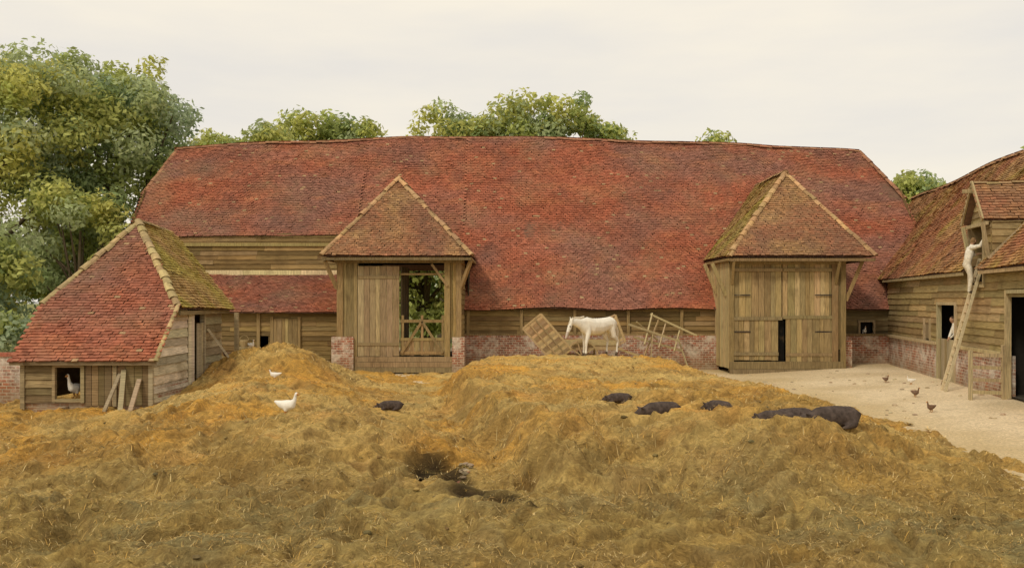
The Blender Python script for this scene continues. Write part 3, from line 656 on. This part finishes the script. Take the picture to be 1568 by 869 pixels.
def fuse(name,J,E,mats,parent,vox=.02,sm=8,step=.45):
    # one continuous skin: overlapping ellipsoids along every bone, fused by a voxel remesh and smoothed
    sp=bmesh.new(); bmesh.ops.create_icosphere(sp,subdivisions=2,radius=1); sp.verts.ensure_lookup_table()
    U=np.array([v.co[:] for v in sp.verts]); F=np.array([[v.index for v in f.verts] for f in sp.faces]); sp.free()
    V=[];FF=[];b=0
    for a,c,_ in E:
        p=np.array(J[a][0]);q=np.array(J[c][0]); r0=J[a][1];r1=J[c][1]
        r0=np.array(r0 if isinstance(r0,tuple) else (r0,r0));r1=np.array(r1 if isinstance(r1,tuple) else (r1,r1))
        L=np.linalg.norm(q-p); n=max(2,int(L/(step*min(r0.min(),r1.min())))+2); n=min(n,24)
        for t in np.linspace(0,1,n):
            r=r0*(1-t)+r1*t; V.append(U*np.array([r.min(),r[0],r[1]])+p*(1-t)+q*t); FF.append(F+b); b+=len(U)
    me=bpy.data.meshes.new(name+"_src"); me.from_pydata(np.concatenate(V).tolist(),[],np.concatenate(FF).tolist())
    ob=bpy.data.objects.new(name+"_src",me); COL.objects.link(ob)
    rm=ob.modifiers.new("r","REMESH"); rm.mode="VOXEL"; rm.voxel_size=vox
    s=ob.modifiers.new("s","SMOOTH"); s.factor=.5; s.iterations=sm
    dg=bpy.context.evaluated_depsgraph_get(); dg.update()
    m2=bpy.data.meshes.new_from_object(ob.evaluated_get(dg)); bpy.data.objects.remove(ob); m2.name=name
    pick_mats(m2,J,E,mats); ob=bpy.data.objects.new(name,m2); COL.objects.link(ob)
    if parent: ob.parent=parent
    return ob
def flat(name,c,rough=.8,var=.2,sc=15):
    m,nt,b=newmat(name); tc=nn(nt,"ShaderNodeTexCoord"); n=noise_node(nt,tc.outputs["Object"],sc,5)
    c2=mixc(nt,1.0,tuple(c),maprange(nt,n,.3,.7,1-var,1+var),"MULTIPLY"); nt.links.new(c2,b.inputs["Base Color"]); b.inputs["Roughness"].default_value=rough; return m
M_CLOTHW=flat("white_smock",(.76,.71,.60)); M_TROU=flat("canvas_trousers",(.66,.59,.46)); M_SKIN=flat("skin_tone",(.45,.26,.16)); M_HAIR=flat("brown_hair",(.10,.06,.035)); M_BOOT=flat("boot_leather",(.07,.05,.035))
M_CLOTHB=flat("brown_cloth",(.16,.12,.08)); M_LIP=flat("lips",(.35,.15,.11)); M_EYE=flat("eye",(.03,.02,.02))
def person(name,loc,yaw,P,mats):
    g=empty(name,loc); g.rotation_euler=(0,0,yaw); J={};E=[]
    ch=Vector(P["chest"])
    J["pelvis"]=(P["pelvis"],(.155,.12)); J["waist"]=(P["waist"],(.15,.12)); J["chest"]=(tuple(ch-Vector((0,0,.02))),(.175,.14)); J["upch"]=(tuple(ch+(Vector(P["neck"])-ch)*.45),(.15,.09)); J["neck"]=(P["neck"],.06); J["skull"]=(P["skull"],.06)
    E+=[("pelvis","waist",1),("waist","chest",0),("chest","upch",0),("upch","neck",0),("neck","skull",2)]
    for s in "LR":
        hp=Vector(P["hip"+s]); kn=Vector(P["knee"+s]); th=hp+(kn-hp)*.25
        J["th"+s]=(tuple(th),.092);J["knee"+s]=(P["knee"+s],.066)
        an=Vector(P["ank"+s]); J["cf"+s]=(tuple(kn+(an-kn)*.35),.066);J["ank"+s]=(P["ank"+s],.048);J["toe"+s]=(P["toe"+s],.042)
        J["sho"+s]=(P["sho"+s],.075);J["elb"+s]=(P["elb"+s],.055);J["wri"+s]=(P["wri"+s],.036)
        E+=[("pelvis","th"+s,1),("th"+s,"knee"+s,1),("knee"+s,"cf"+s,1),("cf"+s,"ank"+s,1),("ank"+s,"toe"+s,4),("upch","sho"+s,0),("sho"+s,"elb"+s,0),("elb"+s,"wri"+s,0)]
        w=Vector(P["wri"+s]); e=Vector(P["elb"+s]); d=(w-e).normalized(); J["pm"+s]=(tuple(w+d*.06),(.036,.026)); J["pe"+s]=(tuple(w+d*.09),(.034,.022)); E+=[("wri"+s,"pm"+s,2),("pm"+s,"pe"+s,2)]
        side=d.cross(Vector((0,0,1))); side=side.normalized() if side.length>.1 else Vector((0,1,0)); up=side.cross(d).normalized()
        for k,(o,l) in enumerate(((-.03,.07),(-.01,.085),(.01,.08),(.03,.065))):
            a=w+d*.08+side*o; b=a+d*l*.6-up*.01; c=b+d*l*.3-up*.035
            skin("finger_%d%s"%(k,s),{"a":(tuple(a),.011),"b":(tuple(b),.010),"c":(tuple(c),.009)},[("a","b",0),("b","c",0)],[mats[2]],g,sub=1)
        a=w+d*.03-side*.02; b=a+d*.04-side*.03; c=b+d*.03-side*.005-up*.01
        skin("thumb"+s,{"a":(tuple(a),.014),"b":(tuple(b),.012),"c":(tuple(c),.010)},[("a","b",0),("b","c",0)],[mats[2]],g,sub=1)
    fuse("body",J,E,mats,g,.014,6)
    bm=bmesh.new(); bmesh.ops.create_uvsphere(bm,u_segments=24,v_segments=16,radius=1)
    for v in bm.verts:
        x,y,z=v.co; fx=x*.102; fy=y*.080; fz=z*.122
        if z<0: fx*=1+z*.12; fy*=1+z*.28
        if x>.75 and abs(y)<.25 and -.35<z<.2: fx+=.022*(1-abs(y)/.25)*(1-(abs(z+.1))/.35)
        if x>.8 and .1<z<.35 and .2<abs(y)<.5: fx-=.008
        v.co=(fx,fy,fz)
    for f in bm.faces:
        c=f.calc_center_median(); f.smooth=True; f.material_index=1 if (c.z>.05 and c.x<.075) or (c.x<-.03 and c.z>-.05) else 0
    for sgn in (-1,1):
        for (px,py,pz,r,mi,sc) in ((.0,.082,-.005,.03,0,(.6,.35,1.1)),(.086,.03,.018,.011,2,(1,1,.8)),(.091,.0,-.055,.02,3,(.4,1,.25))):
            ret=bmesh.ops.create_uvsphere(bm,u_segments=8,v_segments=6,radius=r)
            for v in ret["verts"]: v.co=(v.co.x*sc[0]+px,v.co.y*sc[1]+py*sgn,v.co.z*sc[2]+pz)
            for f in {f for v in ret["verts"] for f in v.link_faces}: f.material_index=mi; f.smooth=True
    me=bpy.data.meshes.new("head"); bm.to_mesh(me); bm.free()
    for m in (mats[2],mats[3],M_EYE,M_LIP): me.materials.append(m)
    h=bpy.data.objects.new("head",me); COL.objects.link(h); h.parent=g; s=Vector(P["skull"]); h.location=(s.x+.02,s.y,s.z+.07); h.rotation_euler=(0,P.get("tilt",0),P.get("turn",0))
    return g
# man climbing into the loft; local +x faces the wall
zr=gl+.28+.27*10; p0=wp(TL,lo(zr)+.06,zr+.015); yaw=math.atan2(-Nn[1],-Nn[0])
P=dict(pelvis=(-.07,0,.90),waist=(-.03,0,1.08),chest=(.02,0,1.30),neck=(.07,0,1.49),skull=(.10,0,1.55),
 hipL=(-.05,.10,.88),kneeL=(.06,.16,.62),ankL=(.05,.12,.33),toeL=(.15,.12,.29),hipR=(-.05,-.10,.88),kneeR=(.01,-.13,.46),ankR=(-.04,-.12,.08),toeR=(.08,-.12,.04),
 shoL=(.04,.20,1.40),elbL=(.14,.32,1.16),wriL=(.27,.24,1.22),shoR=(.05,-.20,1.42),elbR=(.20,-.38,1.46),wriR=(.28,-.46,1.68),tilt=.1,turn=.6)
person("farm_worker",p0,yaw,P,[M_CLOTHW,M_TROU,M_SKIN,flat("fair_hair",(.25,.15,.07)),M_BOOT])
P2=dict(pelvis=(0,0,.92),waist=(.03,0,1.1),chest=(.08,0,1.32),neck=(.13,0,1.50),skull=(.16,0,1.56),
 hipL=(0,.1,.88),kneeL=(.02,.11,.48),ankL=(0,.11,.07),toeL=(.14,.12,.03),hipR=(0,-.1,.88),kneeR=(.02,-.11,.48),ankR=(0,-.11,.07),toeR=(.14,-.12,.03),
 shoL=(.08,.19,1.41),elbL=(.16,.26,1.16),wriL=(.26,.12,1.02),shoR=(.08,-.19,1.41),elbR=(.16,-.26,1.16),wriR=(.26,-.12,1.02),tilt=.1,turn=.6)
q=wp(9.2,-.26,.72); person("stable_hand",q,math.atan2(Nn[1],Nn[0]),P2,[M_CLOTHW,M_CLOTHB,M_SKIN,M_HAIR,M_BOOT])
mb=MB(); mb.hexa([wp(8.2,-1.2,.3),wp(10,-1.2,.3),wp(10,-.08,.3),wp(8.2,-.08,.3),wp(8.2,-1.2,.72),wp(10,-1.2,.72),wp(10,-.08,.72),wp(8.2,-.08,.72)],(.15,.11,.06)); mb.build("stable_floor_step",M_GENERIC,wing)
# ---- horse
M_HORSE=flat("white_horsehair",(.80,.75,.64),.7,.12,4); M_MUZ=flat("grey_muzzle",(.50,.42,.35)); M_HOOF=flat("hoof",(.12,.09,.06)); M_MANE=flat("mane_hair",(.66,.58,.44),.9,.3,30)
hy=36.1; hz=max(H(3.0,35.6),H(3.4,36.1),H(3.8,36.4))
horse=empty("white_horse",(3.35,hy,hz-.04)); horse.rotation_euler=(0,0,math.radians(38)); horse.scale=(1.05,1.05,1.05)
J={"barrel":((.1,0,1.10),(.29,.33)),"loin":((.42,0,1.18),(.27,.27)),"rump":((.66,0,1.20),(.27,.28)),"dock":((.86,0,1.20),(.15,.17)),
"girth":((-.25,0,1.10),(.27,.33)),"with":((-.50,0,1.20),(.19,.28)),"chest":((-.62,0,1.08),(.19,.26)),"nb":((-.82,0,1.20),(.12,.21)),"nm":((-1.05,0,1.27),(.085,.155)),"poll":((-1.28,0,1.29),(.07,.10)),
"jowl":((-1.36,0,1.13),(.08,.12)),"face":((-1.45,0,.94),(.06,.08)),"nose":((-1.52,0,.78),(.052,.062)),"lip":((-1.54,0,.72),.045),
"tail1":((.98,0,1.16),.05),"tail2":((1.06,0,.90),.07),"tail3":((1.06,0,.48),.03)}
E=[("barrel","loin",0),("loin","rump",0),("rump","dock",0),("barrel","girth",0),("girth","with",0),("with","chest",0),("chest","nb",0),("with","nb",0),("nb","nm",0),("nm","poll",0),("poll","jowl",0),("jowl","face",0),("face","nose",1),("nose","lip",1),("dock","tail1",3),("tail1","tail2",3),("tail2","tail3",3)]
for s,y in (("L",.16),("R",-.16)):
    o=.16 if s=="L" else -.06
    for n,p,r in (("st",(.64-o*.3,y*.8,1.0),(.14,.24)),("gs",(.68-o*.7,y,.76),(.10,.13)),("ho",(.88-o,y,.54),(.05,.065)),("ca",(.84-o,y,.3),.038),("fe",(.83-o,y,.13),.046),("hf",(.79-o,y,.045),.06)): J[n+s]=(p,r)
    E+=[("rump","st"+s,0),("st"+s,"gs"+s,0),("gs"+s,"ho"+s,0),("ho"+s,"ca"+s,0),("ca"+s,"fe"+s,0),("fe"+s,"hf"+s,2)]
    q=.14 if s=="R" else -.04
    for n,p,r in (("el",(-.52-q*.3,y*.9,.88),(.10,.14)),("kn",(-.54-q,y,.52),.056),("cn",(-.55-q,y,.3),.040),("ff",(-.57-q,y,.13),.046),("fh",(-.60-q,y,.045),.06)): J[n+s]=(p,r)
    E+=[("with","el"+s,0),("el"+s,"kn"+s,0),("kn"+s,"cn"+s,0),("cn"+s,"ff"+s,0),("ff"+s,"fh"+s,2)]
    J["er"+s]=((-1.27,y*.35,1.40),.03);J["et"+s]=((-1.28,y*.45,1.50),.012);E+=[("poll","er"+s,0),("er"+s,"et"+s,0)]
fuse("body",J,E,[M_HORSE,M_MUZ,M_HOOF,M_MANE],horse,.02,6)
J={"a":((-.66,0,1.47),(.025,.05)),"b":((-.86,0,1.42),(.03,.07)),"c":((-1.06,.02,1.42),(.03,.07)),"d":((-1.24,.02,1.40),(.028,.05)),"e":((-1.37,0,1.30),.025),"f":((-1.42,0,1.20),.015)}
fuse("mane",J,[("a","b",0),("b","c",0),("c","d",0),("d","e",0),("e","f",0)],[M_MANE],horse,.012,2)
for s in (-1,1):
    mb=MB(); mb.tube([(-1.40,s*.06,1.14),(-1.40,s*.088,1.14)],[.026,.018],(.02,.015,.01)); mb.build("eye",M_EYE,horse)
# ---- pigs
M_PIG=flat("dark_pig",(.075,.055,.045),.85,.5,8)
def pig(x,y,yaw,s=1,sink=.06):
    g=empty("pig",(x,y,H(x,y)-sink*s)); g.rotation_euler=(0,0,yaw); g.scale=(s,s,s)
    J={"mid":((0,0,.26),(.27,.27)),"rump":((.36,0,.25),(.24,.26)),"tl":((.58,0,.30),.08),"tt":((.68,.05,.32),.018),"sho":((-.33,0,.25),(.24,.26)),"neck":((-.55,0,.22),.18),"head":((-.72,.02,.18),.14),"sn":((-.90,.03,.12),.07),"st":((-.97,.03,.11),.06)}
    E=[("mid","rump",0),("rump","tl",0),("tl","tt",0),("mid","sho",0),("sho","neck",0),("neck","head",0),("head","sn",0),("sn","st",0)]
    for k,sy in (("L",1),("R",-1)):
        J["e"+k]=((-.66,.10*sy,.31),.05);J["f"+k]=((-.76,.15*sy,.37),.025);E+=[("head","e"+k,0),("e"+k,"f"+k,0)]
        J["a"+k]=((-.36,.2*sy,.1),.08);J["b"+k]=((-.56,.24*sy,.05),.05);J["c"+k]=((-.66,.25*sy,.04),.035);E+=[("sho","a"+k,0),("a"+k,"b"+k,0),("b"+k,"c"+k,0)]
        J["h"+k]=((.36,.2*sy,.12),.11);J["i"+k]=((.18,.27*sy,.06),.055);J["j"+k]=((.06,.28*sy,.04),.035);E+=[("rump","h"+k,0),("h"+k,"i"+k,0),("i"+k,"j"+k,0)]
    fuse("body",J,E,[M_PIG],g,.022,4)
for a in ((5.5,15.6,.15,.74),(5.0,16.2,math.pi+.25,.66),(4.55,15.7,-.3,.5),(2.85,17.4,.3,.62),(3.9,17.2,-.9,.45),(-3.2,24.2,.1,.5),(2.3,19.6,.0,.42)): pig(*a,sink=.04)
# ---- birds
M_WHITE=flat("white_feather",(.80,.76,.67),.8,.08); M_BEAK=flat("orange_beak",(.5,.25,.08)); M_BROWNF=flat("brown_feather",(.18,.11,.07),.8,.4,20)
def bird(name,x,y,yaw,s=1,mat=None,z=None,neck=1.0):
    zz=max(H(x+i,y+j) for i in (-.08,0,.08) for j in (-.15,-.05,.05)) if z is None else z
    g=empty(name,(x,y,zz-.01)); g.rotation_euler=(0,0,yaw); g.scale=(s,s,s); mat=mat or M_WHITE
    J={"body":((0,0,.27),(.13,.14)),"back":((.15,0,.29),(.10,.10)),"tail":((.33,0,.36),(.05,.025)),"brst":((-.13,0,.29),(.10,.12)),"n1":((-.21,0,.29+.11*neck),.05),"n2":((-.23,0,.29+.20*neck),.038),"hd":((-.26,0,.29+.27*neck),.045),"bk":((-.35,0,.28+.26*neck),.014)}
    E=[("body","back",0),("back","tail",0),("body","brst",0),("brst","n1",0),("n1","n2",0),("n2","hd",0),("hd","bk",1)]
    for k,sy in (("L",1),("R",-1)):
        J["t"+k]=((0,.06*sy,.17),.05);J["s"+k]=((.02,.06*sy,.08),.018);J["f"+k]=((0,.06*sy,.015),.016);J["g"+k]=((-.08,.065*sy,.012),.014)
        E+=[("body","t"+k,0),("t"+k,"s"+k,1),("s"+k,"f"+k,1),("f"+k,"g"+k,1)]
    fuse("body",J,E,[mat,M_BEAK],g,.012,2)
bird("white_goose",-4.75,19.3,math.pi-.3,.85,neck=1.0); bird("white_goose",-6.9,26.6,.2,.55,neck=.8)
bird("white_goose",-12.2,25.55,1.2,1.0,z=.3,neck=1.3)
bird("hen",15.55,40.35,1.5,.7,z=1.47); bird("hen",13.35,30.6,0,.5); bird("hen",12.0,27.2,2.0,.5,M_BROWNF); bird("hen",13.8,29.3,1,.4,M_BROWNF); bird("hen",11.0,24.0,.4,.5,M_BROWNF); bird("hen",13.0,31.8,2,.45,M_BROWNF)
bird("hen",-8.9,31.2,2.4,.6); bird("hen",-9.8,31.5,.4,.6,M_BROWNF)
# ---- hay cart behind the horse
cart=empty("hay_cart"); mb=MB(); CC=(.44,.32,.16); cy=38.6
mb.box(1.5,4.4,cy-.6,cy+.6,1.05,1.15,jit(CC))
for y in (cy-.6,cy+.6): 
    mb.box(1.5,4.4,y-.03,y+.03,1.15,1.35,jit(CC)); mb.box(1.3,4.6,y-.05,y+.05,.95,1.05,jit(CC))
def rack(a,b,c,d,n,col,w=.05):
    a,b,c,d=map(Vector,(a,b,c,d))
    for p,q in ((a,b),(b,c),(c,d),(d,a)): mb.beam(p,q,.08,.08,jit(col))
    for i in range(1,n):
        k=i/n; mb.beam(a.lerp(b,k),d.lerp(c,k),w,.03,jit(col,.35),up=(0,-1,0))
    for k in (.33,.66): mb.beam(a.lerp(d,k)+Vector((0,-.05,0)),b.lerp(c,k)+Vector((0,-.05,0)),.05,.05,jit(col,.3))
rack((.45,cy-.7,1.85),(1.7,cy-.9,.45),(2.45,cy-.9,1.0),(1.2,cy-.7,2.45),17,(.44,.31,.155),.11)
rack((3.9,cy-.1,2.2),(4.1,cy-.3,1.0),(4.75,cy-.3,1.3),(4.35,cy-.1,2.4),9,(.44,.31,.155),.11)
for wy in (cy-.75,cy+.75):
    c=Vector((2.9,wy,.7)); R=.65
    for i in range(20):
        a0=i*math.pi/10;a1=(i+1)*math.pi/10; mb.beam(c+Vector((math.cos(a0)*R,0,math.sin(a0)*R)),c+Vector((math.cos(a1)*R,0,math.sin(a1)*R)),.07,.08,jit(CC),up=(0,1,0))
    for i in range(10):
        a0=i*math.pi/5; mb.beam(c,c+Vector((math.cos(a0)*R,0,math.sin(a0)*R)),.05,.05,jit(CC),up=(0,1,0))
    mb.tube([c+Vector((0,-.12,0)),c+Vector((0,.12,0))],[.1,.1],CC)
for y in (cy-.4,cy+.4): mb.beam((4.4,y,1.0),(6.0,y,.45),.07,.08,jit(CC))
mb.build("cart_body",M_GENERIC,cart)
mb=MB(); PC=(.44,.34,.18)
mb.beam((4.95,38.8,2.0),(7.2,39.2,1.25),.07,.09,jit(PC)); mb.beam((5.2,39.0,1.45),(7.3,39.4,.85),.07,.09,jit(PC)); mb.beam((5.6,38.6,1.15),(6.1,39.7,2.45),.06,.08,jit(PC))
mb.beam((6.0,39.7,2.42),(7.95,39.3,1.5),.06,.08,jit(PC)); mb.beam((6.2,38.6,1.0),(6.7,39.7,2.1),.05,.06,jit(PC)); mb.beam((5.3,38.9,2.1),(6.3,39.6,1.3),.05,.06,jit(PC)); mb.beam((6.9,38.9,.85),(7.3,39.6,1.85),.05,.06,jit(PC)); mb.beam((5.5,39,.3),(6.4,39.7,2.25),.05,.06,jit(PC)); mb.beam((7.5,38.9,.1),(7.2,39.7,1.4),.05,.05,jit(PC)); mb.beam((5.9,39,.3),(6.0,39,1.6),.05,.05,jit(PC))
mb.build("wooden_hurdle",M_GENERIC)
mb=MB(); mb.tube([(-11.6,39.6,1.0),(-11.6,39.6,1.25),(-11.6,39.6,1.3)],[.14,.2,.19],(.35,.26,.13),12)
for i in range(8): 
    a=i*math.pi/8;b=(i+1)*math.pi/8; mb.beam((-11.6+.19*math.cos(a),39.6,1.3+.2*math.sin(a)),(-11.6+.19*math.cos(b),39.6,1.3+.2*math.sin(b)),.02,.02,(.35,.26,.13))
mb.box(-11.9,-11.3,39.45,40.05,.9,1.0,(.3,.24,.13)); mb.build("wicker_basket",M_GENERIC)
def rock(mb,x,y,z,r,col):
    b=len(mb.v); n=7
    for j,(zz,rr) in enumerate(((-.3,.8),(.15,1.0),(.6,.7))):
        for k in range(n):
            a=2*math.pi*k/n; q=rr*r*random.uniform(.75,1.2); mb.v.append((x+q*math.cos(a)*1.3,y+q*math.sin(a),z+zz*r*random.uniform(.8,1.1)))
    mb.v.append((x,y,z+.75*r))
    for j in range(2):
        for k in range(n): mb.f.append((b+j*n+k,b+j*n+(k+1)%n,b+(j+1)*n+(k+1)%n,b+(j+1)*n+k)); mb.c.append(col); mb.m.append(0)
    for k in range(n): mb.f.append((b+2*n+k,b+2*n+(k+1)%n,b+3*n)); mb.c.append(col); mb.m.append(0)
mb=MB()
for i in range(30):
    a=random.uniform(-1.3,1.0); x=-1.35+.55*math.cos(a)+random.uniform(-.05,.12); y=15.6+.5*math.sin(a)-random.uniform(0,.8); rock(mb,x,y,H(x,y)+.01,random.uniform(.025,.055),jit(random.choice([(.36,.28,.18),(.28,.13,.08),(.22,.17,.1)])))
for i in range(80):
    x=random.uniform(8.5,14.5);y=random.uniform(22,38); rock(mb,x,y,H(x,y),random.uniform(.02,.07),jit((.45,.35,.22),.3))
mb.build("loose_stones",M_GENERIC)
mb=MB()
for i in range(260):
    y=10*(2.6**random.random()); x=random.uniform(-.55,.55)*y; x=min(x,8)
    rock(mb,x,y,H(x,y)-.015,random.uniform(.015,.05),jit(random.choice([(.16,.11,.04),(.22,.15,.05),(.3,.2,.07),(.18,.14,.06)]),.3))
mb.build("muck_clods",M_GENERIC,heap)
# ============================================================ TREES
def crown(name,cl,per,size,pal,parent):
    V=[];C=[]
    for (x,y,z,r) in cl:
        n=int(per*r*r); d=RNG.normal(size=(n,3)); d/=np.linalg.norm(d,axis=1)[:,None]
        rad=r*RNG.random(n)**.33*(1+.25*(vnoise(d[:,0]*2.3+x,d[:,2]*2.3+z,3)-.5)*2)
        p=np.array([x,y,z])+d*rad[:,None]*np.array([1,1,.8])
        nr=d+RNG.normal(0,.6,(n,3))+np.array([0,0,.4]); nr/=np.linalg.norm(nr,axis=1)[:,None]
        t=np.cross(nr,RNG.normal(size=(n,3))); t/=np.linalg.norm(t,axis=1)[:,None]; b=np.cross(nr,t)
        s=size*RNG.uniform(.6,1.3,n)[:,None]
        V.append(np.stack([p-t*s,p-b*s*.5,p+t*s,p+b*s*.5],1).reshape(-1,3))
        base=np.array(pal[RNG.integers(len(pal))]); C.append(base*RNG.uniform(.65,1.35,n)[:,None])
    V=np.concatenate(V);C=np.clip(np.concatenate(C),0,.85);n=len(C); F=np.arange(n*4).reshape(-1,4)
    mb=MB(); mb.arr(V,F,C); return mb.build(name,M_LEAF,parent)
def tree(x,y,rx,ry,zb,zt,ncl,rc,per,size,pal,name="deciduous_tree",trunk=True):
    g=empty(name); cz=(zb+zt)/2; hz=(zt-zb)/2; cl=[]
    for i in range(ncl):
        d=RNG.normal(size=3); d/=np.linalg.norm(d); k=RNG.uniform(.35,1)**.45; r=RNG.uniform(*rc)
        if i%4==0 and d[2]<0: d[2]*=-1
        q=[x+d[0]*(rx-r*.6)*k,y+d[1]*(ry-r*.6)*k,cz+d[2]*(hz-r*.6)*k]; cl.append((*q,r))
    crown("crown",cl,per,size,pal,g)
    mb=MB(); tc=(.12,.09,.055); R=rx*.07
    mb.tube([(x,y,-.2),(x+.1,y,zb*.5+1),(x-.1,y,zb+hz*.4),(x,y,zb+hz*1.3)],[R*1.4,R,R*.75,R*.3],tc,10)
    for c in cl[::max(1,len(cl)//14)]:
        z0=zb+hz*RNG.uniform(.1,.9); mb.tube([(x,y,z0),((x+c[0])/2,(y+c[1])/2,(z0+c[2])/2+.4),(c[0],c[1],c[2])],[R*.45,R*.28,R*.08],tc,6)
    mb.build("trunk",M_WOODV,g,True); return g
GR=[(.40,.45,.15),(.52,.54,.18),(.60,.59,.19),(.33,.41,.18),(.47,.53,.28)]
BL=[(.36,.45,.28),(.44,.52,.34),(.32,.41,.22),(.54,.58,.30)]
YE=[(.66,.63,.20),(.58,.58,.18),(.48,.52,.16)]
tree(-28.0,46,8.6,6,.5,18.0,150,(.8,1.9),220,.15,GR+BL+YE+YE)
tree(-22.0,50,6.0,5,1.5,17.4,110,(.7,1.7),220,.16,BL+GR+YE[1:])
tree(-20.3,43,2.6,3,.3,9.5,32,(.7,1.3),240,.15,GR)
tree(-24.5,38,5,3,.0,8.0,60,(.8,1.6),220,.15,GR+BL)
tree(-20.5,33,3.4,1.8,-.3,3.8,26,(.6,1.1),260,.14,GR+BL)
tree(-16.8,60,3,3,5,15.4,26,(.8,1.5),150,.2,GR)
for x,rx,zt in ((-24.3,2.8,17.3),(-16.6,3.8,19.4),(-13.2,3.6,19.2),(-5.8,3.8,19.2),(-2.8,3.4,19.3),(.8,4.2,20.5),(4.4,4.4,20.6),(8.0,3.0,18.4),(16.7,3.0,18.0),(33.2,3,14.2)):
    tree(x,75,rx,3,7,zt,50,(.8,1.6),85,.24,GR+YE[1:])
tree(28.5,45,4,3,4,12.0,34,(.9,1.6),80,.25,GR)
tree(-6.2,66,6.5,4,.0,9.5,50,(1.0,1.9),110,.25,[(.46,.50,.16),(.56,.56,.18),(.34,.42,.16)])
mbn=empty("distant_trees"); cl=[]
for i in range(150):
    x=-150+2.05*i+RNG.uniform(-1,1); cl.append((x,120+RNG.uniform(-3,3),RNG.uniform(2,6),RNG.uniform(2,3.4)))
crown("foliage",cl,28,.55,GR,mbn)
# ============================================================ WORLD, SUN, CAMERA
w=bpy.data.worlds.new("World"); scene.world=w; w.use_nodes=True; nt=w.node_tree
for n in list(nt.nodes): nt.nodes.remove(n)
SEL=math.radians(46); SAZ=math.radians(218)
sky=nn(nt,"ShaderNodeTexSky",sky_type="NISHITA"); sky.sun_disc=False; sky.sun_elevation=SEL; sky.sun_rotation=SAZ; sky.air_density=1.2; sky.dust_density=3
bg1=nn(nt,"ShaderNodeBackground"); bg1.inputs[1].default_value=.12; nt.links.new(sky.outputs[0],bg1.inputs[0])
tc_=nn(nt,"ShaderNodeTexCoord"); mp=nn(nt,"ShaderNodeMapping"); mp.inputs["Scale"].default_value=(1.2,1.2,5.5); nt.links.new(tc_.outputs["Generated"],mp.inputs[0])
nz=noise_node(nt,mp.outputs[0],1.6,6,.55)
cc=mixc(nt,maprange(nt,nz,.38,.62,0,1),(.87,.82,.745),(1.0,.915,.765))
bg2=nn(nt,"ShaderNodeBackground"); bg2.inputs[1].default_value=1.0; nt.links.new(cc,bg2.inputs[0])
ms=nn(nt,"ShaderNodeMixShader"); ms.inputs[0].default_value=.92
nt.links.new(bg1.outputs[0],ms.inputs[1]); nt.links.new(bg2.outputs[0],ms.inputs[2])
wo=nn(nt,"ShaderNodeOutputWorld"); nt.links.new(ms.outputs[0],wo.inputs[0])
sl=bpy.data.lights.new("sun","SUN"); sl.energy=1.5; sl.angle=math.radians(10); sl.color=(1,.92,.76)
so=bpy.data.objects.new("sun",sl); COL.objects.link(so)
sd=Vector((math.sin(SAZ)*math.cos(SEL),math.cos(SAZ)*math.cos(SEL),math.sin(SEL)))
so.rotation_euler=sd.to_track_quat("Z","Y").to_euler()
cam=bpy.data.cameras.new("camera"); co=bpy.data.objects.new("camera",cam); COL.objects.link(co)
co.location=(0,0,3); co.rotation_euler=(math.radians(90),0,0); cam.sensor_width=36; cam.lens=32.14; cam.shift_y=.0163; cam.clip_end=2500
scene.camera=co
scene.view_settings.view_transform='Standard'; scene.view_settings.look='None'; scene.view_settings.exposure=0
